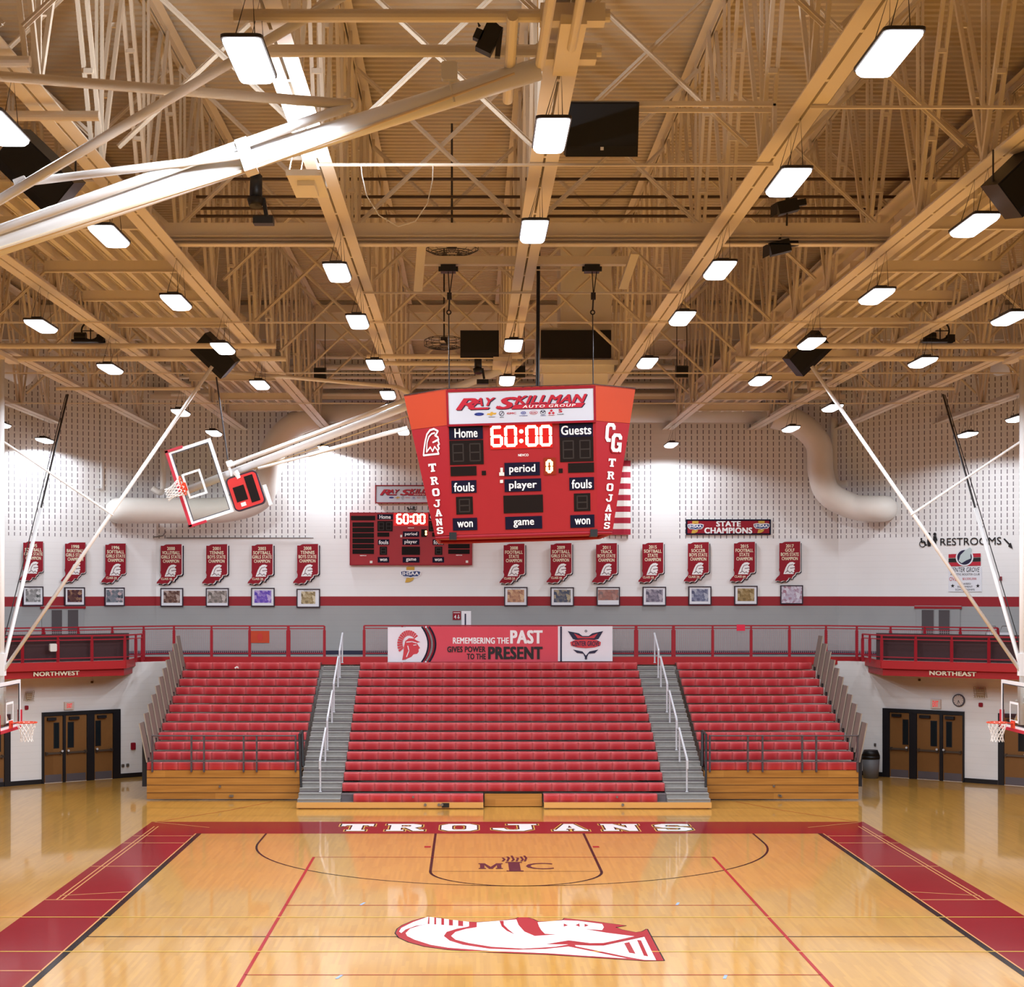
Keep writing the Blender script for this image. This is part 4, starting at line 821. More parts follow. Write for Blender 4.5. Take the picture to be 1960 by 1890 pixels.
def sponsor(t, fr, a0, a1, b0, b1):
    """white dealer sign with its lettering and the row of small marks"""
    s = MB().fbox(fr, a0, a1, b0, b1, 0, .05).build('sponsor_panel', sponw, t)
    W_, H_ = a1 - a0, b1 - b0; A = lambda f: a0 + f * W_; B = lambda f: b0 + f * H_; c = .054
    for mat_, dx, dy, cc in ((navyl, .006, -.022, c), (redl, 0, 0, c + .003)):
        m = MB(); ax = lambda f: A(f + dx); by = lambda f: B(f + dy)
        m.text(fr, 'R', ax(.05), ax(.20), by(.44), by(.80), cc, .03, .35)
        m.poly(fr, [(ax(.15), by(.44)), (ax(.27), by(.44)), (ax(.285), by(.50)), (ax(.13), by(.50))], cc)
        m.text(fr, 'AY', ax(.165), ax(.325), by(.55), by(.80), cc, .025, .35)
        m.text(fr, 'S', ax(.325), ax(.475), by(.43), by(.80), cc, .035, .35)
        m.text(fr, 'KILLMAN', ax(.455), ax(.955), by(.57), by(.83), cc, .035, .35)
        m.poly(fr, [(ax(.43), by(.42)), (ax(.915), by(.42)), (ax(.94), by(.555)), (ax(.455), by(.555))], cc)
        m.build('lettering' if mat_ is redl else 'lettering_shadow', mat_, s)
    MB().text(fr, 'AUTO GROUP', A(.51), A(.875), B(.445), B(.53), c + .006, .02, .2, 1.2).build('small_lettering', whitel, s)
    y = .29; ry = .045
    nm = {k: MB() for k in 'brgn'}
    e = lambda m, f, rx, r2, ri=0, cc=c: m.ell(fr, A(f), B(y), rx * W_, r2 * H_, cc, 0, 18, ri)
    e(nm['b'], .21, .034, .05); e(nm['n'], .21, .026, .034, .8, c + .002)
    nm['g'].poly(fr, [(A(.262), B(y - .03)), (A(.285), B(y - .03)), (A(.285), B(y - .06)), (A(.298), B(y - .06)), (A(.302), B(y - .02)), (A(.325), B(y - .02)), (A(.33), B(y + .03)), (A(.308), B(y + .03)), (A(.304), B(y + .06)), (A(.29), B(y + .06)), (A(.287), B(y + .02)), (A(.268), B(y + .02))], c)
    e(nm['n'], .365, .018, .08, .8); nm['n'].line(fr, [(A(.355), B(y - .05)), (A(.376), B(y + .06))], .01, c)
    nm['r'].text(fr, 'GMC', A(.4), A(.465), B(y - .03), B(y + .03), c, .03)
    e(nm['b'], .515, .018, .045, .7); nm['b'].text(fr, 'H', A(.507), A(.523), B(y - .03), B(y + .03), c, .02, .3); nm['b'].text(fr, 'HYUNDAI', A(.488), A(.542), B(y - .1), B(y - .07), c, .02)
    e(nm['r'], .585, .028, .06, .86); nm['r'].text(fr, 'KIA', A(.568), A(.603), B(y - .025), B(y + .025), c, .02)
    e(nm['n'], .65, .019, .075, .84); nm['n'].line(fr, [(A(.633), B(y + .02)), (A(.642), B(y + .035)), (A(.65), B(y - .02)), (A(.658), B(y + .035)), (A(.667), B(y + .02))], .012, c)
    for ox, oy in ((0, .045), (-.013, -.03), (.013, -.03)): nm['r'].poly(fr, [(A(.708 + ox), B(y + oy - .045)), (A(.708 + ox + .011), B(y + oy)), (A(.708 + ox), B(y + oy + .045)), (A(.708 + ox - .011), B(y + oy))], c)
    nm['r'].text(fr, 'S', A(.757), A(.783), B(y - .02), B(y + .09), c, .05)
    nm['n'].text(fr, 'SUZUKI', A(.748), A(.793), B(y - .09), B(y - .06), c, .02); nm['b'].text(fr, 'MAZDA', A(.632), A(.668), B(y - .11), B(y - .085), c, .02); nm['r'].text(fr, 'MITSUBISHI', A(.688), A(.73), B(y - .11), B(y - .085), c, .02)
    nm['n'].text(fr, 'CHEVROLET', A(.275), A(.32), B(y - .11), B(y - .085), c, .02); nm['n'].text(fr, 'BUICK', A(.352), A(.38), B(y - .13), B(y - .1), c, .02)
    for k, mt in (('b', M('blue_mark', (40, 60, 150), .5)), ('r', redl), ('g', goldl), ('n', navyl)): nm[k].build('maker_marks', mt, s)
    frame_strip(MB(), fr, a0, a1, b0, b1, .035, 0, .06).build('panel_frame', maroon, s)
    return s
SEG = {'a': (0, 1, 1, 1), 'b': (1, 1, 1, .5), 'c': (1, .5, 1, 0), 'd': (0, 0, 1, 0), 'e': (0, .5, 0, 0), 'f': (0, 1, 0, .5), 'g': (0, .5, 1, .5)}
DIG = {'0': 'abcdef', '1': 'bc', '6': 'acdefg'}
def digit(mb, fr, ch, a0, a1, b0, b1, w_, c):
    for s in DIG[ch]:
        x0, y0, x1, y1 = SEG[s]; q = w_ * .5
        p = (a0 + q + x0 * (a1 - a0 - w_), b0 + q + y0 * (b1 - b0 - w_)); r = (a0 + q + x1 * (a1 - a0 - w_), b0 + q + y1 * (b1 - b0 - w_))
        dx, dy = r[0] - p[0], r[1] - p[1]; L = math.hypot(dx, dy); ux, uy = dx / L, dy / L; i = q * .55
        p2 = (p[0] + ux * i, p[1] + uy * i); r2 = (r[0] - ux * i, r[1] - uy * i); nx, ny = -uy * q, ux * q
        mb.poly(fr, [(p2[0] - ux * i * .9, p2[1] - uy * i * .9), (p2[0] + nx, p2[1] + ny), (r2[0] + nx, r2[1] + ny), (r2[0] + ux * i * .9, r2[1] + uy * i * .9), (r2[0] - nx, r2[1] - ny), (p2[0] - nx, p2[1] - ny)], c)
def plate(t, fr, r, body, mat=navy, lm=whitel, fx=.12, fy=(.14, .86), bold=.022):
    a0, a1, b0, b1 = rect(fr, *r)
    p = MB().fbox(fr, a0, a1, b0, b1, 0, .012).build('caption_plate', mat, t)
    W_, H_ = a1 - a0, b1 - b0
    MB().text(fr, body, a0 + fx * W_, a1 - fx * W_, b0 + fy[0] * H_, b0 + fy[1] * H_, .015, bold).build('caption', lm, p)
def blank(t, fr, r, ghost=0, nm='display_panel'):
    a0, a1, b0, b1 = rect(fr, *r); p = MB().fbox(fr, a0, a1, b0, b1, 0, .01).build(nm, ledoff, t)
    if ghost:
        m = MB(); W_ = (a1 - a0) / ghost
        for i in range(ghost):
            a, b = a0 + W_ * (i + .2), a0 + W_ * (i + .8); c, d = b0 + .15 * (b1 - b0), b1 - .15 * (b1 - b0)
            for l in ([(a, c), (a, d)], [(b, c), (b, d)], [(a, c), (b, c)], [(a, d), (b, d)], [(a, (c + d) / 2), (b, (c + d) / 2)]): m.line(fr, l, .02, .0115)
        m.build('unlit_segments', M('unlit_segments', (40, 31, 27), .6), p)
a0, a1, b0, b1 = rect(SF, 856, 745.5, 1137, 808)
sponsor(sb, SF, a0 + .02, a1 - .01, b0, b1 - .01)
a0, a1, b0, b1 = rect(SF, *c8(743, 48, 1240, 245))
p = MB().fbox(SF, a0, a1, b0, b1, 0, .012).build('clock_display', ledg, sb); m = MB()
for ch, x0, x1 in (('6', 748, 842), ('0', 858, 956), ('0', 1026, 1124), ('0', 1138, 1234)):
    q0 = SF.loc(760 + x0 * K8, 800 + 235 * K8 - (x0 - 748) * .004); q1 = SF.loc(760 + x1 * K8, 800 + 62 * K8 - (x0 - 748) * .004); digit(m, SF, ch, q0[0], q1[0], q0[1], q1[1], .048, .016)
for yy in (108, 184): q = SF.loc(760 + 991 * K8, 800 + yy * K8); m.ell(SF, q[0], q[1], .034, .034, .016, 0, 14)
m.build('clock_digits', led, p)
plate(sb, SF, c8(415, 68, 685, 172), 'Home', fx=.16); plate(sb, SF, c8(1295, 42, 1563, 152), 'Guests', fx=.05, fy=(.16, .84))
blank(sb, SF, c8(420, 180, 690, 373), 2); blank(sb, SF, c8(1300, 153, 1567, 350), 2)
blank(sb, SF, c8(427, 388, 634, 463)); blank(sb, SF, c8(1365, 360, 1572, 436))
plate(sb, SF, c8(858, 356, 1140, 462), 'period', fx=.13, fy=(.1, .85)); plate(sb, SF, c8(858, 487, 1150, 588), 'player', fx=.12, fy=(.08, .85))
a0, a1, b0, b1 = rect(SF, *c8(1172, 318, 1268, 455)); p = MB().fbox(SF, a0, a1, b0, b1, 0, .012).build('period_display', M('amber_glow_panel', (70, 24, 14), .4, emit=.25, ec=(255, 60, 20)), sb)
m = MB(); digit(m, SF, '0', a0 + .03, a1 - .05, b0 + .03, b1 - .03, .045, .016); m.build('period_digit', leda, p)
plate(sb, SF, c8(435, 500, 634, 600), 'fouls', fx=.09, fy=(.12, .84)); plate(sb, SF, c8(1375, 475, 1572, 575), 'fouls', fx=.09, fy=(.12, .84))
blank(sb, SF, c8(472, 630, 605, 770), 1); blank(sb, SF, c8(1412, 603, 1543, 745), 1)
blank(sb, SF, c8(850, 617, 1165, 758))
plate(sb, SF, c8(445, 800, 640, 898), 'won', fx=.18, fy=(.25, .72)); plate(sb, SF, c8(1383, 775, 1575, 876), 'won', fx=.18, fy=(.25, .72))
plate(sb, SF, c8(864, 787, 1158, 887), 'game', fx=.22, fy=(.12, .72))
for r in ((676, 423, 710, 458), (1290, 405, 1322, 440)): blank(sb, SF, c8(*r), nm='bonus_light')
a0, a1, b0, b1 = rect(SF, *c8(942, 288, 1050, 308)); MB().text(SF, 'NEVCO', a0 + .05, a1, b0, b1, .006, .04).build('maker_lettering', whitel, sb)
a0, a1, b0, b1 = rect(SF, *c8(815, 418, 855, 462)); MB().fbox(SF, a0, a1, b0, b0 + .6 * (b1 - b0), 0, .02).fbox(SF, a0 + .02, a1 - .02, b0 + .6 * (b1 - b0), b1 + .04, 0, .02).fbox(SF, a0 + .01, a1 - .02, b0 - .12, b0 - .07, 0, .015).build('antenna_box', offw, sb)
def helmet(fr, a0, b0, wd, hg, c, parent, mw, mr, outline=False):
    E = lambda pts: [(a0 + x * wd, b0 + y * hg) for x, y in pts]
    shp = [(0, 0), (.08, .25), (.2, .55), (.35, .82), (.55, .97), (.78, 1.0), (1.0, .9), (.88, .78), (.8, .74), (.95, .66), (.97, .56), (.93, .53), (.98, .38), (.88, .33), (.94, .22), (.84, .12), (.88, 0)]
    if outline:
        m = MB().line(fr, E(shp + shp[:1]), .075 * wd, c)
        m.line(fr, E([(.2, .12), (.3, .5), (.45, .72), (.62, .82), (.8, .84)]), .06 * wd, c).poly(fr, E([(.6, .5), (.95, .6), (.97, .52), (.62, .44)]), c).line(fr, E([(.2, .12), (.45, .3), (.55, .12), (.7, .3), (.85, .12)]), .06 * wd, c)
        m.build('emblem', mw, parent); return
    MB().poly(fr, E(shp), c).build('emblem', mw, parent)
    MB().line(fr, E([(.3, .2), (.36, .5), (.5, .72), (.8, .8)]), .05 * wd, c + .003).poly(fr, E([(.55, .5), (.95, .56), (.95, .5), (.58, .44)]), c + .003).line(fr, E([(.15, .12), (.4, .26), (.55, .1), (.7, .22), (.8, .08)]), .05 * wd, c + .003).build('emblem_lines', mr, parent)
for side, A, B_, C_, D_, cx, n0 in (('left', sbp(-1.93, -1.21, zt_), sbp(-1.21, -1.93, zt_), sbp(-1.48, -1.21, zb_), sbp(-1.21, -1.48, zb_), ((287, 398), (302, 502), (314, 594), (322, 683), (335, 758), (340, 832), (347, 900)), 0),
                                ('right', sbp(1.21, -1.93, zt_), sbp(1.93, -1.21, zt_), sbp(1.21, -1.48, zb_), sbp(1.48, -1.21, zb_), ((1712, 358), (1702, 460), (1695, 554), (1690, 640), (1684, 720), (1677, 793), (1671, 860)), 0)):
    mid = ((A + B_) - (C_ + D_)); fr = Fr(C_ if side == 'left' else C_, B_ - A, mid)
    for i, (ch, (x, y)) in enumerate(zip(word, cx)):
        m = MB()
        q = fr.loc(760 + x * K8, 800 + y * K8); wd = .185 - .006 * i; hg = .135 - .004 * i
        block(m, fr, ch, q[0] - wd / 2, q[0] + wd / 2, q[1] - hg / 2, q[1] + hg / 2, .012)
        m.build('corner_letter', whitel, sb)
    if side == 'left':
        a0, b0 = fr.loc(760 + 215 * K8, 800 + 300 * K8); a1, b1 = fr.loc(760 + 328 * K8, 800 + 85 * K8); helmet(fr, a0, b0, a1 - a0, b1 - b0, .012, sb, whitel, boardred, True)
    else:
        for ch, r, cc in (('C', (1655, 45, 1742, 190), .012), ('G', (1700, 128, 1792, 270), .018)):
            a0, b0 = fr.loc(760 + r[0] * K8, 800 + r[3] * K8); a1, b1 = fr.loc(760 + r[2] * K8, 800 + r[1] * K8)
            if ch == 'G':
                m = MB(); [block(m, fr, ch, a0 - .02, a1 + .01, b0 - .02, b1 + .02, .015)]; m.build('corner_emblem_edge', boardred, sb)
            m = MB(); block(m, fr, ch, a0, a1, b0, b1, cc); m.build('corner_emblem', whitel, sb)
# ------------------------------------------------------------------ wall scoreboard and sponsor sign
K6 = .13265
def c6(x0, y0, x1, y1): return (660 + x0 * K6, 920 + y0 * K6, 660 + x1 * K6, 920 + y1 * K6)
WF = BW.moved(0, 0, .12)
t = thing('wall_scoreboard', 'wide red scoreboard mounted on the end wall, partly hidden by the hanging one', 'scoreboard', P(787, 1032, 59.2))
a0, a1, b0, b1 = rect(WF, 671, 983, 902, 1080.5)
MB().fbox(WF, a0, a1, b0, b1, -.12, 0).build('body', boardred, t); frame_strip(MB(), WF, a0, a1, b0, b1, .03, -.1, .01).build('trim', maroon, t)
for i in range(6): blank(t, WF, c6(110, 605 + i * 78, 420, 670 + i * 78)); blank(t, WF, c6(1492, 605 + i * 78, 1802, 670 + i * 78))
blank(t, WF, c6(90, 510, 438, 575)); blank(t, WF, c6(1480, 510, 1828, 575))
plate(t, WF, c6(468, 488, 695, 565), 'Home', fx=.14); plate(t, WF, c6(1215, 488, 1440, 565), 'Guests', fx=.06)
blank(t, WF, c6(470, 585, 690, 735), 2); blank(t, WF, c6(1210, 585, 1430, 735), 2); blank(t, WF, c6(470, 752, 642, 812)); blank(t, WF, c6(1260, 752, 1432, 812))
a0, a1, b0, b1 = rect(WF, *c6(705, 470, 1200, 655)); p = MB().fbox(WF, a0, a1, b0, b1, 0, .012).build('clock_display', ledg, t); m = MB()
for ch, x0, x1 in (('6', 742, 830), ('0', 838, 925), ('0', 978, 1065), ('0', 1075, 1163)):
    q0 = WF.loc(660 + x0 * K6, 920 + 632 * K6); q1 = WF.loc(660 + x1 * K6, 920 + 480 * K6); digit(m, WF, ch, q0[0], q1[0], q0[1], q1[1], .06, .016)
for yy in (525, 590): q = WF.loc(660 + 953 * K6, 920 + yy * K6); m.ell(WF, q[0], q[1], .04, .04, .016, 0, 12)
m.build('clock_digits', led, p)
plate(t, WF, c6(838, 735, 1073, 815), 'period', fx=.12, fy=(.1, .85)); plate(t, WF, c6(832, 845, 1075, 930), 'player', fx=.12, fy=(.08, .85))
a0, a1, b0, b1 = rect(WF, *c6(1103, 705, 1180, 815)); p = MB().fbox(WF, a0, a1, b0, b1, 0, .012).build('period_display', ledoff, t); m = MB(); digit(m, WF, '1', a0 + .02, a1 + .01, b0 + .02, b1 - .01, .06, .016); m.build('period_digit', leda, p)
plate(t, WF, c6(478, 850, 640, 930), 'fouls', fx=.08, fy=(.12, .84)); plate(t, WF, c6(1268, 850, 1430, 930), 'fouls', fx=.08, fy=(.12, .84))
blank(t, WF, c6(503, 955, 610, 1075), 1); blank(t, WF, c6(1298, 955, 1408, 1075), 1); blank(t, WF, c6(822, 955, 1085, 1075))
plate(t, WF, c6(475, 1105, 640, 1185), 'won', fx=.18, fy=(.25, .72)); plate(t, WF, c6(1265, 1105, 1432, 1185), 'won', fx=.18, fy=(.25, .72)); plate(t, WF, c6(835, 1105, 1078, 1185), 'game', fx=.2, fy=(.12, .75))
m = MB()
for r in (c6(910, 678, 998, 692), c6(220, 1078, 310, 1092), c6(1605, 1072, 1693, 1086)): a0, a1, b0, b1 = rect(WF, *r); m.text(WF, 'NEVCO', a0, a1, b0, b1, .01, .05)
m.build('maker_lettering', whitel, t)
m = MB()
for r in (c6(800, 785, 828, 820), c6(362, 1160, 398, 1195), c6(1745, 1155, 1780, 1190)): a0, a1, b0, b1 = rect(WF, *r); m.fbox(WF, a0, a1, b0, b1, 0, .02)
m.build('antenna_box', offw, t)
t = thing('sponsor_sign', 'long white sponsor sign on the end wall above the wall scoreboard', 'sign', P(787, 946, 59.2))
SW = BW.moved(0, 0, .15); a0, a1, b0, b1 = rect(SW, 720, 931, 860, 962); sponsor(t, SW, a0, a1, b0, b1); MB().fbox(SW, a0, a1, b0, b1, -.15, 0).build('case', maroon, t)
c = P(785, 974, 59.1); o = MB().tube(c + V((-.1, 0, .05)), c + V((-.02, 0, -.05)), .03, 8).tube(c + V((0, 0, 0)), c + V((.2, -.05, -.05)), .02, 8).box(c.x + .08, c.x + .16, c.y, c.y + .2, c.z, c.z + .08).build('wall_speaker_bracket', dark, loc=c); tag(o, 'small dark bracket between the sponsor sign and the wall scoreboard', 'bracket')
# flag on the wall behind the scoreboard
def flag():
    fr = BW.moved(0, 0, .1); a1, bt = fr.loc(1207, 882); a0, bb = fr.loc(944, 1024)
    t = thing('flag', 'large red and white striped flag on the end wall behind the hanging scoreboard', 'flag', fr.pt((a0 + a1) / 2, bb))
    hs = (bt - bb) / 13; N = 40
    wave = lambda x: .05 * math.sin(x * 5.1) + .02 * math.sin(x * 12)
    for nm, par, mt in (('red_stripe', 0, M('flag_red', (170, 24, 50), .7)), ('white_stripe', 1, M('flag_white', (236, 232, 226), .7))):
        for s in range(13):
            if s % 2 != par: continue
            m = MB()
            for i in range(N):
                x0, x1 = a0 + (a1 - a0) * i / N, a0 + (a1 - a0) * (i + 1) / N; y1 = bt - s * hs; y0 = y1 - hs
                m._a([fr.pt(x0, y0, wave(x0)), fr.pt(x1, y0, wave(x1)), fr.pt(x1, y1, wave(x1)), fr.pt(x0, y1, wave(x0))], [(0, 1, 2, 3)])
            m.build(nm, mt, t)
    ca = a0 + (a1 - a0) * .4; m = MB().fbox(fr, a0, ca, bt - 7 * hs, bt, .07, .085); cn = m.build('blue_canton', M('flag_blue', (32, 40, 92), .7), t); m = MB()
    for r in range(9):
        for q in range(6 if r % 2 == 0 else 5):
            x = a0 + (ca - a0) * ((q + (.5 if r % 2 == 0 else 1.0)) / 6); y = bt - 7 * hs * (r + .5) / 9
            m.poly(fr, [(x + (.07 if i % 2 == 0 else .028) * math.sin(math.pi * i / 5), y + (.07 if i % 2 == 0 else .028) * math.cos(math.pi * i / 5)) for i in range(10)], .088)
    m.build('stars', whitel, cn)
flag()
# ------------------------------------------------------------------ champion shields and team pictures
shape = [(100, 135), (130, 135), (145, 126), (160, 121), (322, 118), (322, 430), (310, 445), (290, 446), (268, 452), (264, 472), (240, 490), (232, 512), (212, 505), (196, 505), (192, 520), (170, 542), (150, 535), (135, 536), (112, 546), (95, 538), (75, 535), (55, 540), (58, 525), (66, 515), (82, 495), (100, 478), (106, 450), (95, 420), (99, 400)]
tops = [(44.5, 1036, 37.6, 'UL'), (124.6, 1038, 38.5, 'UL'), (201.7, 1040, 38.5, 'UL')] + [(x, y, 39.7, 'BW') for x, y in ((307.9, 1042), (395, 1042), (482, 1042), (569, 1041.5), (964, 1041), (1054, 1040), (1141, 1040), (1229.7, 1039), (1316.7, 1038), (1405, 1037.5), (1491.8, 1037))]
texts = [('1995', 'SOFTBALL', 'GIRLS STATE', ''), ('1998', 'BASKETBALL', 'GIRLS STATE', ''), ('1996', 'SOFTBALL', 'GIRLS STATE', 'CLASS 3A'), ('2000', 'VOLLEYBALL', 'GIRLS STATE', 'CLASS 4A'), ('2001', 'TENNIS', 'BOYS STATE', ''), ('2003', 'SOFTBALL', 'GIRLS STATE', 'CLASS 3A'), ('2008', 'TENNIS', 'BOYS STATE', ''),
         ('2008', 'FOOTBALL', 'STATE', 'CLASS 5A'), ('2009', 'SOFTBALL', 'GIRLS STATE', 'CLASS 4A'), ('2011', 'TRACK', 'BOYS STATE', ''), ('2015', 'SOFTBALL', 'STATE', 'CLASS 4A'), ('2015', 'SOCCER', 'BOYS STATE', 'CLASS 2A'), ('2015', 'FOOTBALL', 'STATE', 'CLASS 6A'), ('2017', 'GOLF', 'BOYS STATE', '')]
FRM = {'UL': UL, 'BW': BW, 'UR': UR}
for i, ((x, y, wpx, fn), tx) in enumerate(zip(tops, texts)):
    fr = FRM[fn].moved(0, 0, .12); hpx = 14.5 / 39.7
    a0, bt = fr.loc(x, y); a1, _ = fr.loc(x + wpx, y); sx = (a1 - a0) / 222; sy = .0033 * 1.0
    sy = (fr.loc(x, y)[1] - fr.loc(x, y + 76.5)[1]) / 428
    Q = lambda pts, ox=0, oy=0: [(a0 + (p[0] - 100 + ox) * sx, bt - (p[1] - 118 + oy) * sy) for p in pts]
    lab = 'dark red state-shaped shield reading %s %s' % (tx[0], tx[1]) + (' with its year half hidden by a pole' if i == 0 else '')
    if i == 0: lab = 'dark red state-shaped shield partly hidden by white brace, farthest left of the row'
    t = thing('champion_shield', lab, 'wall sign', fr.pt(a0, bt), 'champion shields on the end wall')
    MB().poly(fr, Q(shape, 18, 16), -.04, .06).build('backing', navy, t)
    MB().poly(fr, Q(shape, 9, 8), -.01, .025).build('white_edge', whitel, t)
    MB().poly(fr, Q(shape), .02, .025).build('face', maroon, t)
    L = lambda p: (a0 + (p[0] - 100) * sx, bt - (p[1] - 118) * sy)
    m = MB()
    for body, hw, yy in ((tx[0], 42, 165), (tx[1], min(95, 12.5 * len(tx[1])), 210), (tx[2], 12 + 8.4 * len(tx[2]), 255), ('CHAMPION', 86, 300)):
        p0 = L((210 - hw, yy + 18)); p1 = L((210 + hw, yy - 18)); m.text(fr, body, p0[0], p1[0], p0[1], p1[1], .024, .03)
    if tx[3]: p0 = L((104, 502)); p1 = L((224, 478)); m.text(fr, tx[3], p0[0], p1[0], p0[1], p1[1], .024, .03)
    m.build('lettering', ivory, t)
    p0 = L((142, 466)); p1 = L((268, 336)); helmet(fr, p0[0], p0[1], p1[0] - p0[0], p1[1] - p0[1], .024, t, whitel, M('grey_emblem_line', (120, 90, 96), .5) if i == 0 else MATS['grey_emblem_line'])
def photo_mat(name, dk, md, lt, sc):
    m = bpy.data.materials.new(name); m.use_nodes = True; nt = m.node_tree; N = nt.nodes; b = N['Principled BSDF']; b.inputs['Roughness'].default_value = .25
    tc = N.new('ShaderNodeTexCoord'); v = N.new('ShaderNodeTexVoronoi'); v.inputs['Scale'].default_value = sc; r = N.new('ShaderNodeValToRGB')
    nt.links.new(tc.outputs['Object'], v.inputs['Vector']); nt.links.new(v.outputs['Color'], r.inputs['Fac']); nt.links.new(r.outputs['Color'], b.inputs['Base Color'])
    r.color_ramp.elements[0].color = rgb(dk); r.color_ramp.elements[1].color = rgb(lt); e = r.color_ramp.elements.new(.5); e.color = rgb(md); return m
pics = [(43.5, 1123, 83, 1160, 'UL'), (123.5, 1124.5, 162.5, 1160, 'UL'), (200.5, 1125, 238.6, 1160.5, 'UL'), (307, 1126, 350.6, 1161.5, 'BW'), (394, 1126, 438, 1161.5, 'BW'), (480.6, 1125.6, 525.6, 1161.5, 'BW'), (567.6, 1127.5, 612.5, 1163.5, 'BW'), (965, 1124, 1009.6, 1160.5, 'BW'), (1053.7, 1124.4, 1098.5, 1160.6, 'BW'), (1142, 1124, 1186.6, 1160, 'BW'), (1230, 1123.5, 1275, 1160, 'BW'), (1317.6, 1122.7, 1361.6, 1158.6, 'BW'), (1405.4, 1121.7, 1450, 1158.3, 'BW'), (1493.7, 1120.6, 1537, 1157, 'BW')]
pcol = [((50, 60, 60), (150, 150, 150), (225, 225, 225)), ((50, 30, 60), (90, 60, 60), (180, 140, 110)), ((50, 60, 70), (120, 130, 140), (220, 190, 190)), ((40, 36, 50), (110, 80, 70), (210, 190, 180)), ((60, 66, 64), (140, 130, 124), (220, 210, 205)), ((60, 60, 170), (120, 90, 190), (220, 200, 235)), ((60, 56, 54), (170, 150, 110), (240, 230, 200)),
        ((90, 60, 80), (190, 140, 110), (230, 200, 160)), ((60, 70, 100), (90, 96, 110), (210, 190, 150)), ((110, 120, 126), (160, 110, 100), (190, 150, 140)), ((40, 46, 66), (130, 124, 140), (200, 190, 200)), ((40, 44, 80), (120, 124, 150), (200, 204, 214)), ((90, 76, 60), (150, 124, 80), (200, 180, 140)), ((150, 30, 46), (190, 180, 200), (235, 232, 238))]
look = ['team in white before dark trees', 'dark purple team photo', 'team photo under a dark tree line', 'dark gymnasium team photo', 'pale grey team photo', 'bright blue and purple team photo', 'small team photo with gold centre', 'warm orange team photo', 'blue-grey team photo with pale rows', 'reddish team rows above a white strip', 'dark navy and red team photo', 'small navy team photo', 'brown field team photo', 'red and white team filling the frame']
under = ['partly behind the left brace', 'below the 1998 shield', 'below the 1996 shield', 'below the 2000 shield', 'below the 2001 shield', 'below the 2003 shield', 'below the 2008 tennis shield', 'below the 2008 football shield', 'below the 2009 shield', 'below the 2011 shield', 'below the 2015 softball shield', 'below the 2015 soccer shield', 'below the 2015 football shield', 'below the 2017 shield']
framem = M('dark_picture_frame', (44, 28, 44), .4)
for i, (x0, y0, x1, y1, fn) in enumerate(pics):
    fr = FRM[fn].moved(0, 0, .05); a0, a1, b0, b1 = rect(fr, x0, y0, x1, y1); W_, H_ = a1 - a0, b1 - b0
    t = thing('framed_picture', 'framed %s %s' % (look[i], under[i]), 'picture', fr.pt((a0 + a1) / 2, b0), 'team pictures on the crimson band')
    frame_strip(MB(), fr, a0 + .035, a1 - .035, b0 + .035, b1 - .035, .035, -.05, .015).build('frame', framem, t)
    MB().fbox(fr, a0 + .03, a1 - .03, b0 + .03, b1 - .03, -.03, 0).build('mount', signw, t)
    q = {2: .08, 4: .08, 6: .2, 9: .06, 13: .05}.get(i, .14); lo = .3 if i in (9,) else .2 if i != 13 else .06
    MB().fbox(fr, a0 + q * W_, a1 - q * W_, b0 + lo * H_, b1 - (.14 if i != 13 else .05) * H_, 0, .004).build('photo', photo_mat('team_photo_%d' % i, *pcol[i], 11), t)
    MB().text(fr, '2008 STATE CHAMPIONS' if i in (6, 7) else 'STATE CHAMPIONS', a0 + .3 * W_, a1 - .3 * W_, b1 - .12 * H_, b1 - .085 * H_, .004, 0).build('caption', blackl, t) if i in (0, 2, 6, 7, 8) else None
# ------------------------------------------------------------------ signs on the end wall
def assoc(fr, x0, y0, x1, y1, parent, cc):
    """blue winged association mark over a gold state outline"""
    a0, a1, b0, b1 = rect(fr, x0, y0, x1, y1); E = lambda pts: [(a0 + x * (a1 - a0), b0 + y * (b1 - b0)) for x, y in pts]
    MB().poly(fr, E([(.3, .78), (.68, .78), (.68, 1), (.36, 1), (.3, .97)]), cc).poly(fr, E([(.24, 0), (.3, .28), (.66, .3), (.62, .16), (.5, .06), (.4, .02)]), cc).build('state_outline', goldl, parent)
    MB().poly(fr, E([(0, .72), (.2, .78), (.5, .74), (.8, .78), (1, .72), (.97, .5), (.86, .36), (.6, .34), (.5, .28), (.4, .34), (.14, .36), (.03, .5)]), cc + .004).build('wing_edge', whitel, parent)
    MB().poly(fr, E([(.05, .68), (.2, .72), (.5, .68), (.8, .72), (.95, .68), (.92, .5), (.84, .4), (.6, .38), (.5, .33), (.4, .38), (.16, .4), (.08, .5)]), cc + .007).build('wing', M('blue_wing_mark', (40, 64, 120), .5) if 'blue_wing_mark' not in MATS else MATS['blue_wing_mark'], parent)
    MB().text(fr, 'IHSAA', *[E([(.12, .46), (.88, .68)])[k][0] for k in (0, 1)], *[E([(.12, .46), (.88, .68)])[k][1] for k in (0, 1)], cc + .01, .03).build('mark_lettering', whitel, parent)
fr = BW.moved(0, 0, .06); t = thing('champions_sign', 'long red STATE CHAMPIONS sign on the slotted end wall', 'sign', P(1394, 1010, 59.2))
a0, a1, b0, b1 = rect(fr, 1313, 994.5, 1475.5, 1024); MB().fbox(fr, a0, a1, b0, b1, -.06, 0).build('panel', maroon, t); frame_strip(MB(), fr, a0 + .05, a1 - .05, b0 + .05, b1 - .05, .05, -.05, .01).build('border', navy, t)
m = MB(); A = lambda f: a0 + f * (a1 - a0); B = lambda f: b0 + f * (b1 - b0)
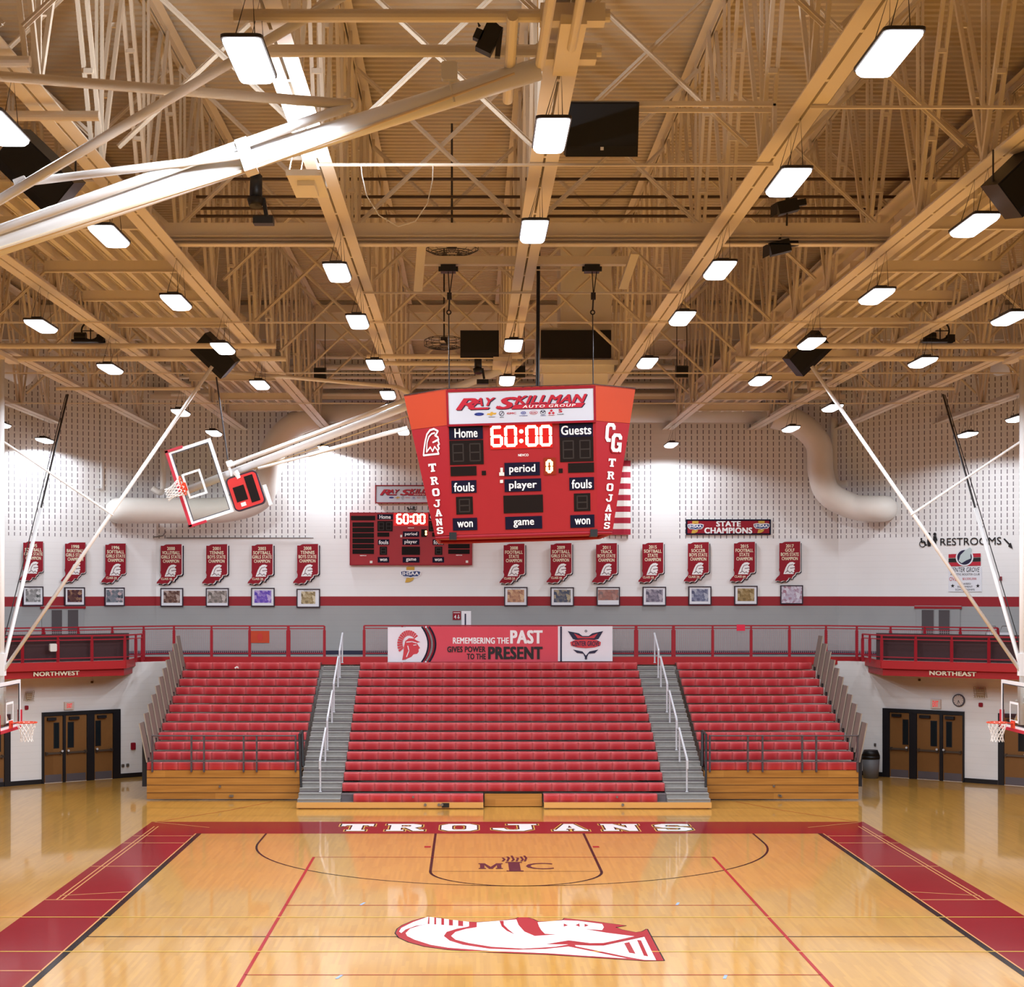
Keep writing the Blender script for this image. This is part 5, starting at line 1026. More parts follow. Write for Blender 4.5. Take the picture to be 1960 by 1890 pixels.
m.text(fr, 'STATE', A(.355), A(.645), B(.53), B(.88), .014, .045).text(fr, 'CHAMPIONS', A(.215), A(.78), B(.08), B(.47), .014, .045).build('lettering', whitel, t)
assoc(fr, 1315.5, 997.5, 1347, 1022, t, .006); assoc(fr, 1442, 996.5, 1473.5, 1021, t, .006)
t = thing('association_mark', 'blue winged emblem with gold state outline below the wall scoreboard', 'sign', P(785, 1101, 59.2)); fr = BW.moved(0, 0, .03); assoc(fr, 765.5, 1085, 806.5, 1115.5, t, 0)
MB().fbox(fr, *rect(fr, 772, 1090, 800, 1106), -.03, -.002).build('backing', signw, t)
fr = UR.moved(0, 0, .02); t = thing('restroom_sign', 'black RESTROOMS lettering with figures and arrow on the right diagonal wall', 'sign', fr.pt(*fr.loc(1858, 1040)))
KR = 220 / 1960; RP = lambda x, y: (1740 + x * KR, 1000 + y * KR)
q0 = fr.loc(*RP(535, 400)); q1 = fr.loc(*RP(1575, 255)); m = MB()
m.text(fr, 'RESTROOMS', q0[0], q1[0], fr.loc(*RP(1050, 390))[1], fr.loc(*RP(1050, 262))[1], .01, .008); m.build('lettering', blackl, t)
m = MB(); pl = lambda pts: m.poly(fr, fr.px([RP(*p) for p in pts]), .01)
pl([(1610, 290), (1630, 272), (1715, 362), (1738, 350), (1770, 455), (1690, 412), (1706, 390)]); m.build('arrow', blackl, t)
m = MB()
for cx_ in (342, 440):
    c = fr.loc(*RP(cx_, 205)); m.ell(fr, c[0], c[1], .055, .055, .01, 0, 12)
pl([(415, 235), (465, 235), (488, 310), (465, 318), (466, 405), (440, 410), (418, 318), (412, 300)]); pl([(322, 238), (365, 238), (382, 300), (372, 410), (322, 412), (310, 320)])
for r in (48,):
    c = fr.loc(*RP(232, 370)); m.ell(fr, c[0], c[1], .115, .115, .01, 0, 20, .76)
c = fr.loc(*RP(212, 285)); m.ell(fr, c[0], c[1], .035, .035, .01, 0, 10); m.line(fr, fr.px([RP(212, 295), RP(218, 345), RP(262, 345), RP(280, 392), RP(305, 385)]), .04, .01); m.build('figures', blackl, t)
t = thing('booster_sign', 'white booster club sign with striped emblem under the RESTROOMS lettering', 'sign', fr.pt(*fr.loc(1848, 1130)))
a0, a1, b0, b1 = rect(fr, *RP(672, 760), *RP(1240, 1185)); MB().fbox(fr, a0, a1, b0, b1, -.02, .005).build('panel', signw, t)
for mt, rows_ in ((redl, ((538, 600), (682, 745))), (blackl, ((612, 675),))):
    m = MB()
    for y0, y1 in rows_: m.poly(fr, fr.px([RP(675, y0 + 8), RP(1222, y0 - 8), RP(1222, y1 - 8), RP(675, y1 + 8)]), .008)
    m.build('stripe', mt, t)
c = fr.loc(*RP(948, 600)); MB().ell(fr, c[0], c[1], .30, .28, .012, 0, 26).build('emblem_edge', signw, t); MB().ell(fr, c[0], c[1], .25, .24, .015, 0, 26).build('emblem_ground', navyl, t)
MB().poly(fr, fr.px([RP(850, 660), RP(880, 560), RP(960, 480), RP(1040, 430), RP(1075, 460), RP(1050, 560), RP(1055, 620), RP(980, 650), (RP(900, 700))]), .018).build('emblem_head', M('pale_grey_emblem', (190, 205, 205), .5), t)
def tx2(body, x0, y0, x1, y1, mt, nm='lettering', bold=.0, sh=0):
    r = rect(fr, *RP(x0, y0), *RP(x1, y1)); MB().text(fr, body, *r, .012, bold, sh).build(nm, mt, t)
tx2('CENTER GROVE', 705, 770, 1205, 850, blackl, sh=.2); tx2('ATHLETIC BOOSTER CLUB', 705, 872, 1205, 905, blackl); tx2('OVER', 690, 935, 850, 1000, redl); tx2('$3,500,000', 915, 945, 1150, 990, redl); tx2('RAISED', 900, 1035, 1055, 1065, blackl); tx2('EQUIPMENT', 830, 1085, 1085, 1120, blackl); tx2('SCHOLARSHIPS', 790, 1135, 1120, 1165, blackl)
m = MB()
for x in (745, 1175):
    c = fr.loc(*RP(x, 1085)); m.poly(fr, [(c[0] + (.07 if i % 2 == 0 else .03) * math.sin(math.pi * i / 5), c[1] + (.07 if i % 2 == 0 else .03) * math.cos(math.pi * i / 5)) for i in range(10)], .012)
m.build('stars', blackl, t)
o = MB().fbox(UR, *rect(UR, 1914, 1104, 1918, 1112), 0, .08).build('alarm_box', maroon, loc=UR.pt(*UR.loc(1916, 1108))); tag(o, 'tiny dark red box right of the booster sign', 'alarm')
t = thing('direction_sign', 'small maroon arrow sign on the grey wall left of the banner post', 'sign', BW.pt(*BW.loc(874, 1180))); a0, a1, b0, b1 = rect(BW, 866.5, 1170.5, 882, 1187)
MB().fbox(BW, a0, a1, b0, b1, 0, .02).build('panel', maroon, t); MB().text(BW, '4', a0 + .05, a0 + .12, b0 + .04, b0 + .17, .022, .03).line(BW, [(a0 + .2, b0 + .17), (a0 + .2, b0 + .06)], .025, .022).poly(BW, [(a0 + .15, b0 + .09), (a0 + .25, b0 + .09), (a0 + .2, b0 + .03)], .022).line(BW, [(a0 + .03, b1 - .05), (a1 - .03, b1 - .05)], .02, .022).build('marks', whitel, t)
f3 = BW.moved(0, 0, 1.6); a0, a1, b0, b1 = rect(f3, 883.5, 1170, 901.5, 1204)
t = thing('post_sign', 'narrow white sign with a dark stripe rising behind the long banner', 'sign', f3.pt(a0, b0)); MB().fbox(f3, a0, a1, 4.3, b1, 0, .02).fbox(f3, (a0 + a1) / 2 - .02, (a0 + a1) / 2 + .02, 3.83, 4.3, 0, .02).build('panel', signw, t); MB().fbox(f3, a0 + .1, a0 + .15, b0 - .1, b1 - .09, .02, .024).build('stripe', navyl, t)
# ------------------------------------------------------------------ bleachers
T_, R_ = .61, .235
dz = lambda i: 47.9 + T_ * i
zz = lambda i: .38 + R_ * i
seat_me = None
def seat_mesh(wd):
    """one moulded seat module: front bulges slightly, rounded nosing, dished top; origin at the lower front left"""
    m = MB(); n = 8; prof = [(0.012, -.215), (.0, -.2), (.0, -.014), (.004, -.004), (.014, 0), (.2, -.004), (.29, 0), (.29, -.05)]
    rows_ = []
    for i in range(n + 1):
        f = i / n; x = .0015 + f * (wd - .003); e = abs(2 * f - 1); b = .008 * (e ** 4); s = .006 * (1 - e * e)
        rows_.append([(x, y + (b if y < .1 else 0), z - (s if .1 < y < .28 else 0)) for y, z in prof])
    k = len(prof); vs = [p for r in rows_ for p in r]; fs = []
    for i in range(n):
        for j in range(k - 1): fs.append((i * k + j, (i + 1) * k + j, (i + 1) * k + j + 1, i * k + j + 1))
    fs.append(tuple(range(k))); fs.append(tuple(n * k + j for j in range(k - 1, -1, -1)))
    m._a(vs, fs); m.sc = [min(1, sheen_fac(i / n) + (.45 if j in (3, 4) else 0)) for i in range(n + 1) for j in range(k)]; return m  # nosing edge gets extra painted brightness, as if lit from above
def sheen_fac(f):
    e = abs(2 * f - 1); return .05 + .45 * max(0, (e - .35) / .65) ** 1.5  # painted highlight, growing paler towards both module ends
def sheen_tint(me, vals):
    a = me.attributes.new('sheen_tint', 'FLOAT', 'POINT'); a.data.foreach_set('value', vals)
def seats(parent_rows, bank, x0, x1, rows_i, spec):
    """individual seats for the first rows, the rest of the bank as one part"""
    W_ = .451; left = 100; rest = MB(); rsc = []
    global seat_me
    for i in rows_i:
        for a, b in spec(i):
            n = max(1, round((b - a) / W_)); wq = (b - a) / n
            for j in range(n):
                x = a + j * wq
                if left > 0:
                    me = seat_cache.get(round(wq, 3))
                    if me is None:
                        mm = seat_mesh(wq); me = bpy.data.meshes.new('seat_module'); me.from_pydata(mm.v, [], mm.f); me.materials.append(seatm); sheen_tint(me, mm.sc)
                        for p in me.polygons: p.use_smooth = len(p.vertices) == 4
                        seat_cache[round(wq, 3)] = me
                    o = bpy.data.objects.new('seat_module', me); COL.objects.link(o); o.parent = parent_rows[i]; o.location = V((x, dz(i), zz(i))) - bank.location; left -= 1
                else:
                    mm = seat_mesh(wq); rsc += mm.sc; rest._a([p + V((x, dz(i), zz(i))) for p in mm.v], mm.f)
    if rest.v:
        o = rest.build('seat_module', seatm, bank, smooth=True); o['kind'] = 'stuff'; sheen_tint(o.data, rsc)
seat_cache = {}
def bank_rows(bank, x0, x1, rows_i, first_deck=True):
    pr = {}
    for i in rows_i:
        m = MB()
        for xa, xb in ([(x0, x1)] if i else [(x0, .39), (2.06, x1)]):
            m.box(xa, xb, dz(i) + .27, dz(i) + T_ + .02, zz(i) - .05, zz(i) - .02)            # foot deck behind the seat
            m.box(xa, xb, dz(i) + .28, dz(i) + .30, zz(i) - .24, zz(i) - .05)                  # riser
        pr[i] = m.build('seat_row', greyd, bank)
    return pr
XA0, XA1, XB0, XB1 = -4.75, -3.55, 5.47, 6.67
bank = thing('bleacher_bank', 'wide central bank of red bleacher seats facing the court', 'bleachers', (.96, 47.9, 0))
pr = bank_rows(bank, XA1, XB0, range(15))
seats(pr, bank, XA1, XB0, range(15), lambda i: [(-3.2, .39), (2.06, 5.2)] if i == 0 else [(XA1, XB0)])
MB().box(XA0, .39, 47.72, 47.85, .03, .18).box(XA0 + .1, .3, 47.8, 48.3, .0, .03).build('kick_board', kickw, bank); MB().box(2.06, XB1, 47.72, 47.85, .03, .18).box(2.2, XB1 - .1, 47.8, 48.3, 0, .03).build('kick_board', kickw, bank)
MB().box(.43, 2.02, 48.22, 48.3, .02, .36).box(.41, 2.04, 48.3, 48.5, .0, .12).build('front_box', panelw, bank)
MB().box(XA0, .39, 47.85, 48.5, .15, .17).box(2.06, XB1, 47.85, 48.5, .15, .17).build('front_deck', greyd, bank)
m = MB()
for px in (814, 840, 846, 1192): a = P(px, 1541, 47.7); m.tube(a, a + V((0, -.03, 0)), .04, 10)
m.build('latch', steel, bank); MB().box(-.75, -.55, 47.69, 47.72, .05, .17).build('socket_plate', black, bank)
m = MB()
for px in (791, 1181): a = P(px, 1526, 47.85); m.tube(a, a + V((0, -.05, 0)), .03, 10)
m.build('seat_knob', steel, bank)
for side, x0, x1, sg in (('left', -9.24, -4.85, -1), ('right', 6.77, 11.16, 1)):
    bk = thing('bleacher_bank', 'red bleacher bank with wood front and grey rail on the %s' % side, 'bleachers', ((x0 + x1) / 2, 49.7, 0))
    pr = bank_rows(bk, x0, x1, range(3, 15)); seats(pr, bk, x0, x1, range(3, 15), lambda i: [(x0, x1)])
    m = MB().box(x0, x1, 49.72, 49.8, .04, .86)
    m.box(x0, x1, 49.705, 49.72, .23, .245) ; m.build('wood_front', panelw, bk)
    m = MB()
    for z in (.22, .44, .65): m.box(x0, x1, 49.712, 49.722, z - .006, z + .006)
    m.build('board_joint', M('dark_wood_gap', (70, 40, 20), .6) if 'dark_wood_gap' not in MATS else MATS['dark_wood_gap'], bk)
    m = MB()
    for px, py in (((421, 1506), (441, 1524), (445, 1524)) if sg < 0 else ((1481, 1505), (1491, 1523), (1494, 1524))): a = P(px, py, 49.7); m.tube(a, a + V((0, -.04, 0)), .035, 10)
    m.build('latch', steel, bk)
    inner = x1 if sg < 0 else x0; outer = x0 if sg < 0 else x1
    MB().box(min(inner, inner + .04 * -sg), max(inner, inner + .04 * -sg), 49.75, 57.0, .04, .84).build('side_board', panelw, bk)
    # front guard rail
    rl = thing('front_guard_rail', 'thin dark grey guard rail along the front of the %s seat bank' % side, 'railing', ((x0 + x1) / 2, 49.6, .9), 'front guard rails of the side banks')
    ps = (291, 366, 390, 466, 491) if sg < 0 else (1432, 1460, 1536, 1563, 1642)
    pe = inner + .12 * sg
    xs = [(p - CX) * 49.62 / F for p in ps] + [pe]
    MB().tube((min(xs), 49.62, 1.86), (max(xs), 49.62, 1.86), .02, 8).tube((min(xs), 49.62, 1.12), (max(xs), 49.62, 1.12), .014, 8).build('rail', railg, rl)
    for x in xs: MB().box(x - .022, x + .022, 49.62, 49.725, .82, 1.88).build('post', railg, rl)
    a = V((inner + .03 * sg, 49.55, .9))
    rs = thing('stair_end_rail', 'black sloping end rail beside the stair of the %s seat bank' % side, 'railing', a, 'black end rails beside the stairs')
    MB().sweep([V((inner, 50.3, 1.95)), V((inner - .0, 49.55, 1.9)), V((inner - .14 * sg, 48.6, .5))], .035, 8).build('front_leg', black, rs)
    MB().sweep([V((inner, 50.3, 1.95)), V((inner - .06 * sg, 49.9, .95))], .05, 8).build('rear_leg', black, rs)
    # stepped end panels
    for j in range(11):
        i = 3 + j; d0 = dz(i) + .02; d1 = d0 + .66; z0 = zz(i) - .0; lean = .2 if j else .22
        xb, xt = outer + .02 * sg, outer + (.02 + lean) * sg
        t = thing('end_panel', 'taupe leaning end panel of the %s seat bank, %s up from the floor' % (side, ORD[j]), 'panel', (xb, d0, z0), 'stepped end panels beside the bleachers')
        hgt = 1.12
        MB().hexa([(xb, d0, z0), (xb + .035, d0, z0), (xb + .035, d1, z0), (xb, d1, z0), (xt, d0, z0 + hgt), (xt + .035, d0, z0 + hgt), (xt + .035, d1, z0 + hgt), (xt, d1, z0 + hgt)]).build('panel', brown, t)
        MB().bar((xb + .016, d0 - .006, z0), (xt + .016, d0 - .006, z0 + hgt), .03, .012, (0, 1, 0)).build('edge_trim', M('cream_edge_trim', (168, 154, 136), .5) if 'cream_edge_trim' not in MATS else MATS['cream_edge_trim'], t)
        MB().bar((xb - .02 * sg, d0 + .2, z0 - .25), (xb - .02 * sg, d0 + .2, z0 + .12), .05, .06).build('foot', black, t)
    o = MB().box(*sorted((outer + .12 * sg, outer + .3 * sg)), 50.6, 51.2, 0.3, 1.75).build('dark_post', M('dark_blue_grey_post', (52, 54, 62), .6) if 'dark_blue_grey_post' not in MATS else MATS['dark_blue_grey_post'], loc=(outer + .2 * sg, 50.9, 0)); tag(o, 'dark upright board behind the lowest end panel on the %s' % side, 'board')
# aisle stairs with their handrails
for side, x0, x1 in (('left', XA0, XA1), ('right', XB0, XB1)):
    t = thing('aisle_stair', 'grey carpeted aisle stair between the seat banks on the %s' % side, 'stairs', ((x0 + x1) / 2, 47.9, 0))
    for i in range(0, 15):
        for h in (0, 1):
            d = dz(i) + h * T_ / 2 - .02; z = zz(i) + (h - 1) * R_ / 2
            if i == 14 and h: continue
            m = MB().box(x0 + .01, x1 - .01, d, d + .62, z - R_ / 2 - .0, z - .02).box(x0 + .01, x1 - .01, d - .025, d + .32, z - .02, z)
            m.build('step', grey, t)
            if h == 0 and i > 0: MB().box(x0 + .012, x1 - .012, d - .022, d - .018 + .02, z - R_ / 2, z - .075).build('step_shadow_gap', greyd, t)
    MB().box(x0, x1, dz(0) + .25, 57.1, .02, .2).build('base', greyd, t)
    xc = (x0 + x1) / 2; sg = 1 if side == 'left' else -1
    for k, (i0, i1) in enumerate(((0, 3), (4, 7), (8, 11), (12, 14))):
        hr = thing('aisle_handrail', 'white aisle handrail on the %s stair, %s up from the court' % (side, ORD[k]), 'handrail', (xc, dz(i0), zz(i0)), 'white handrails on the aisle stairs')
        b0, b1 = V((xc, dz(i0) + .45, zz(i0) + .02)), V((xc, dz(i1) + .3, zz(i1) - .02)); hh = V((0, 0, .93))
        MB().sweep([b0 + hh + V((0, -.12, -.28)), b0 + hh + V((0, -.1, -.06)), b0 + hh, b1 + hh + V((0, .1, .04))], .032, 10).build('rail', alum, hr)
        MB().tube(b0, b0 + hh, .025, 8).ring(b0 + V((0, 0, .01)), (0, 0, 1), .03, .014, 12, 6).build('post', alum, hr)
        MB().tube(b1, b1 + hh, .025, 8).ring(b1 + V((0, 0, .01)), (0, 0, 1), .03, .014, 12, 6).build('post', alum, hr)
# ------------------------------------------------------------------ concourse railings
railm = M('crimson_rail_paint', (160, 22, 40), .4, noise=.05)
mesh_m = M('pale_wire_mesh', (176, 150, 152), .5)
def railing(t, pts, zb, zt, spans, double=(), mesh=True, mid=.09, lower=.1):
    """pts: plan points of consecutive posts"""
    for i, p in enumerate(pts):
        w_ = .045 if i not in double else .07
        MB().box(p.x - w_ / 2 * 1.3, p.x + w_ / 2 * 1.3, p.y - .03, p.y + .03, zb - .1, zt).box(p.x - w_, p.x + w_, p.y - .025, p.y + .025, zb - .02, zt - .14).build('post', railm, t)
    for i in range(len(pts) - 1):
        if i in spans: continue
        p, q = pts[i], pts[i + 1]; up = lambda v, z: V((v.x, v.y, z))
        MB().bar(up(p, zt), up(q, zt), .045, .045).build('top_rail', railm, t)
        MB().bar(up(p, zt - mid), up(q, zt - mid), .03, .03).bar(up(p, zb + lower), up(q, zb + lower), .03, .03).build('mid_rail', railm, t)
        if mesh:
            L = (q - p).length; n = max(1, int(L / .066)); m = MB(); d = (q - p) / n
            for k in range(1, n): m.bar(up(p + d * k, zb + lower), up(p + d * k, zt - mid), .011, .011)
            h = (zt - mid - zb - lower); nz = int(h / .066)
            for k in range(1, nz): z = zb + lower + h * k / nz; m.bar(up(p, z), up(q, z), .011, .011)
            m.build('wire_mesh', mesh_m, t)
RY = 57.25
xp = lambda px, d=RY: (px - CX) * d / F
def bend(px, x_b, sg):
    # post positions on the diagonal run beyond the bend
    k = (px - CX) / F; tb = sn / cs
    d = (RY - tb * abs(x_b) * 1.0 + 0) ; # solve |X - x_b| * tb = RY - d with X = k d
    d = (RY + tb * (x_b if sg > 0 else -x_b)) / (1 + tb * (k if sg > 0 else -k)); return V((k * d, d, 0))
lp = [bend(px, xp(333), -1) for px in (8, 83, 150, 215, 275)] + [V((xp(px), RY, 0)) for px in (333, 405, 478, 552, 621)]
t = thing('concourse_railing', 'crimson wire mesh railing of the upper walkway, section left of the long banner', 'railing', (xp(405), RY, 3.83), 'crimson upper railings')
railing(t, lp, 3.85, 4.85, (), (8, 1))
rp = [V((xp(px), RY, 0)) for px in (697, 770, 843, 916, 990, 1063, 1137, 1217.5, 1289, 1364, 1437.6, 1511, 1581)] + [bend(px, xp(1581), 1) for px in (1640, 1704.6, 1770, 1838, 1910)]
t = thing('concourse_railing', 'crimson wire mesh railing of the upper walkway carrying the long banner', 'railing', (xp(1137), RY, 3.83), 'crimson upper railings')
railing(t, rp, 3.85, 4.86, (), (7, 8))
for nm, pxs, fr, retx in (('left', (43, 111, 176, 239), BL, (253, 268)), ('right', (1687.5, 1752.6, 1821.5, 1892.7), BR, (1667, 1649))):
    g = fr.moved(0, 0, -.12); pts = []
    for px in pxs: a, b = g.loc(px, 1240); q = g.pt(a, 0); pts.append(V((q.x, q.y, 0)))
    sgn = 1 if nm == 'left' else -1
    ext = pts[0] - (pts[1] - pts[0]) if nm == 'left' else pts[-1] + (pts[-1] - pts[-2])
    pts = [ext] + pts if nm == 'left' else pts + [ext]
    e = pts[-1] if nm == 'left' else pts[0]
    ret = [V((e.x + .2 * sgn, e.y + .75, 0)), V((e.x + .28 * sgn, e.y + 1.4, 0))]
    pts = pts + ret if nm == 'left' else ret[::-1] + pts
    t = thing('balcony_railing', 'red rail in front of the dark screen on the %s corner balcony' % nm, 'railing', (pts[2].x, pts[2].y, 3.83), 'corner balcony railings')
    railing(t, pts, 3.84, 4.62, (), (), mesh=False, mid=.12, lower=.1)
    b = fr.moved(0, 0, -.35); a0 = b.loc(pxs[0], 1240)[0]; a1 = b.loc(pxs[-1], 1240)[0]
    if nm == 'left': lo_, hi_ = a0 - 3, b.loc(247, 1240)[0]
    else: lo_, hi_ = b.loc(1677, 1240)[0], a1 + 3
    o = MB().fbox(b, lo_, hi_, 3.84, 4.68, -.03, 0).build('balcony_screen', darkpan, loc=b.pt((lo_ + hi_) / 2, 3.84)); tag(o, 'dark maroon screen behind the red rail of the %s corner balcony' % nm, 'screen', 'dark balcony screens')
    if nm == 'left':
        c = g.moved(0, 0, .06); r = c.loc(101.5, 1240); o = MB().rbox(c, r[0] - .11, r[0] + .11, r[1] - .12, r[1] + .12, -.05, .04, .04).build('white_device', offw, loc=c.pt(*r)); tag(o, 'small white rounded box mounted on the left balcony rail', 'device')
# signs on the railing
f = Fr((0, RY - .06, 0), (1, 0, 0), (0, 0, 1))
t = thing('orange_sign', 'small orange sign on the wire mesh of the left railing', 'sign', f.pt(*f.loc(497, 1230))); a0, a1, b0, b1 = rect(f, 480, 1208, 515.5, 1231)
MB().fbox(f, a0, a1, b0, b1, -.01, .0).build('panel', orange, t); MB().ell(f, (a0 + a1) / 2, (b0 + b1) / 2, .09, .12, .008, 0, 16).build('mark', M('dark_orange_mark', (190, 50, 40), .5), t)
a0, a1, b0, b1 = rect(f, 1410, 1196, 1426, 1208); o = MB().fbox(f, a0, a1, b0, b1, -.01, 0).build('pink_sheet', M('pink_paper', (226, 34, 70), .6), loc=f.pt(a0, b0)); tag(o, 'small bright pink sheet on the right railing', 'paper')
# long banner
f = Fr((0, RY - .24, 0), (1, 0, 0), (0, 0, 1)); KB = 460 / 1960; BP = lambda x, y: (730 + x * KB, 1185 + y * KB)
t = thing('long_banner', 'long red and white banner hanging on the railing above the central seats', 'banner', P(957, 1268, RY))
def cloth(x0, x1, y0, y1, mt, nm, c):
    a0, b1 = f.loc(*BP(x0, y0)); a1, b0 = f.loc(*BP(x1, y1)); n = 24; m = MB(); vs = []; fs = []
    for i in range(n + 1):
        for j in range(5):
            a = a0 + (a1 - a0) * i / n; b = b0 + (b1 - b0) * j / 4; vs.append(f.pt(a, b, c + .008 * math.sin(a * 4.3 + j)))
    for i in range(n):
        for j in range(4): fs.append((i * 5 + j, i * 5 + 5 + j, i * 5 + 6 + j, i * 5 + 1 + j))
    m._a(vs, fs); return m.build(nm, mt, t, smooth=True)
bred = M('banner_red_cloth', (216, 72, 88), .6, noise=.06); bwhite = M('banner_white_cloth', (236, 234, 240), .6, noise=.03)
cloth(345, 1440, 62, 352, bred, 'red_field', 0); cloth(52, 345, 68, 352, bwhite, 'white_field', 0); cloth(1440, 1885, 60, 346, bwhite, 'white_field', 0)
arcp = lambda x0: [BP(x0 + 52 * (1 - ((y - 208) / 143) ** 2), y) for y in [66 + 286 * i / 24 for i in range(25)]]
MB().poly(f, f.px([BP(200, 66)] + arcp(326) + [BP(200, 352)]), .012).build('white_bulge', bwhite, t)
for off, mt, wq in ((330, navyl, .055), (346, redl, .05), (360, bwhite, .07), (376, redl, .05), (390, navyl, .055)): MB().line(f, f.px(arcp(off)), wq, .016).build('arc_stripe', mt, t)
MB().poly(f, f.px([BP(1458, 62), BP(1472, 62), BP(1472, 346), BP(1458, 346)]), .014).build('dark_stripe', navyl, t)
def btx(body, x0, y0, x1, y1, mt, bold=.04):
    p0 = f.loc(*BP(x0, y1)); p1 = f.loc(*BP(x1, y0)); return MB().text(f, body, p0[0], p1[0], p0[1], p1[1], .016, bold).build('lettering', mt, t)
btx('REMEMBERING THE', 583, 152, 1040, 203, whitel); btx('PAST', 1050, 92, 1315, 203, whitel, .05); btx('GIVES POWER', 537, 225, 850, 272, blackl); btx('TO THE', 697, 283, 852, 330, blackl); btx('PRESENT', 870, 226, 1315, 330, blackl, .05)
hm = lambda pts: f.px([BP(*p) for p in pts])
hd = M('banner_red_head', (206, 60, 70), .6)
m = MB()
for i in range(15):
    a = math.pi * (.22 + .95 * i / 14); c0 = (225 + 52 * math.cos(a), 200 - 62 * math.sin(a)); c1 = (222 + 92 * math.cos(a), 205 - 112 * math.sin(a)); n_ = (-(c1[1] - c0[1]), c1[0] - c0[0]); L = math.hypot(*n_); n_ = (n_[0] / L, n_[1] / L)
    m.poly(f, hm([(c0[0] - n_[0] * 5, c0[1] - n_[1] * 5), (c0[0] + n_[0] * 5, c0[1] + n_[1] * 5), (c1[0] + n_[0] * 9, c1[1] + n_[1] * 9), (c1[0] - n_[0] * 9, c1[1] - n_[1] * 9)]), .014)
m.poly(f, hm([(185, 225), (195, 180), (225, 158), (262, 160), (290, 178), (318, 190), (288, 196), (300, 215), (316, 238), (303, 248), (305, 268), (292, 285), (262, 290), (245, 310), (200, 330), (170, 335), (178, 290)]), .015)
m.build('head_emblem', hd, t)
MB().line(f, hm([(205, 190), (250, 186), (285, 196)]), .03, .018).line(f, hm([(215, 220), (225, 260), (205, 310)]), .03, .018).line(f, hm([(262, 215), (285, 212)]), .025, .018).build('head_lines', bwhite, t)
m = MB(); m.poly(f, hm([(1520, 100), (1610, 118), (1640, 140), (1690, 140), (1720, 118), (1808, 100), (1770, 165), (1700, 178), (1630, 178), (1562, 165)]), .014).poly(f, hm([(1562, 250), (1600, 258), (1640, 266), (1668, 300), (1696, 266), (1735, 258), (1770, 250), (1740, 280), (1690, 284), (1668, 330), (1646, 284), (1595, 278)]), .014); m.ell(f, *f.loc(*BP(1668, 100)), .04, .04, .014, 0, 14, .5).ell(f, *f.loc(*BP(1668, 322)), .04, .04, .014, 0, 14, .5); m.build('crest_navy', navyl, t)
MB().poly(f, hm([(1540, 190), (1580, 172), (1668, 166), (1755, 172), (1790, 190), (1785, 218), (1740, 232), (1668, 238), (1596, 232), (1548, 218)]), .018).poly(f, hm([(1570, 118), (1640, 148), (1690, 148), (1765, 118), (1735, 158), (1600, 158)]), .018).build('crest_red', hd, t); btx('CENTER GROVE', 1556, 182, 1778, 222, navyl, .03).location.y -= .006
# ------------------------------------------------------------------ doors
def door_group(name, fr, x0, x1, yt_, leaves, label, wins, flips):
    g = fr.moved(0, 0, .02)
    a0, a1 = g.loc(x0, 1400)[0], g.loc(x1, 1400)[0]; zt = 2.22
    fo = MB().fbox(g, a0, a1, zt - .12, zt, -.05, .04)
    xs = []
    for (p0, p1) in leaves: xs.append((g.loc(p0, 1400)[0], g.loc(p1, 1400)[0]))
    edges = [a0] + [e for l in xs for e in l] + [a1]
    for i in range(0, len(edges), 2):
        if edges[i + 1] - edges[i] > .01: fo.fbox(g, edges[i], edges[i + 1], 0, zt - .12, -.05, .04)
    d = fo.build(name, basebd, loc=g.pt((a0 + a1) / 2, 0)); tag(d, label, kind='structure')
    for i, (l0, l1) in enumerate(xs):
        W_ = l1 - l0
        lf = MB().fbox(g, l0 + .008, l1 - .008, .02, zt - .13, -.04, .0).build('door_leaf', doorw, d)
        flip = flips[i]; w0 = l0 + W_ * wins[i]; w1 = w0 + W_ * .22
        frame_strip(MB(), g, w0, w1, 1.1, 1.86, .025, 0, .012).build('window_frame', basebd, lf); MB().fbox(g, w0, w1, 1.1, 1.86, 0, .004).build('window_pane', M('dark_door_glass', (30, 36, 40), .08) if 'dark_door_glass' not in MATS else MATS['dark_door_glass'], lf)
        MB().fbox(g, l0 + .03, l1 - .03, .9, .96, .03, .08).fbox(g, l0 + .04, l0 + .1, .88, .98, 0, .08).fbox(g, l1 - .1, l1 - .04, .88, .98, 0, .08).build('push_bar', M('bronze_bar', (110, 96, 84), .35, metal=.6) if 'bronze_bar' not in MATS else MATS['bronze_bar'], lf)
        MB().fbox(g, l0 + .04, l1 - .04, .03, .26, 0, .006).build('kick_plate', M('grey_kick_plate', (104, 98, 104), .4, metal=.3) if 'grey_kick_plate' not in MATS else MATS['grey_kick_plate'], lf)
        MB().fbox(g, l0 + W_ * .15, l0 + W_ * .6, zt - .26, zt - .17, 0, .1).build('door_closer', basebd, lf)
        h = g.pt(l1 - .06 if flip else l0 + .06, .99, .09); MB().tube(h, h + g.n * .03, .035, 10).build('latch', alum, lf)
door_group('door_1', LL, 80, 230, 1365, [(84, 120), (125, 166), (180, 216)], 'triple brown doors with black frame under the left balcony', (.55, .14, .1), (1, 0, 0))
door_group('door_2', LL, -40, 19.5, 1372, [(-36, 8)], 'brown door cut by the left picture edge', (.6,), (0,))
door_group('door_3', LR, 1690, 1846, 1362, [(1703, 1741), (1755, 1799), (1805, 1843)], 'triple brown doors with black frame under the right balcony', (.69, .63, .2), (1, 1, 0))
door_group('door_4', LR, 1911, 1990, 1368, [(1922, 1968)], 'brown door cut by the right picture edge', (.62,), (1,))
updoor = M('grey_upper_door', (152, 152, 152), .5, noise=.03)
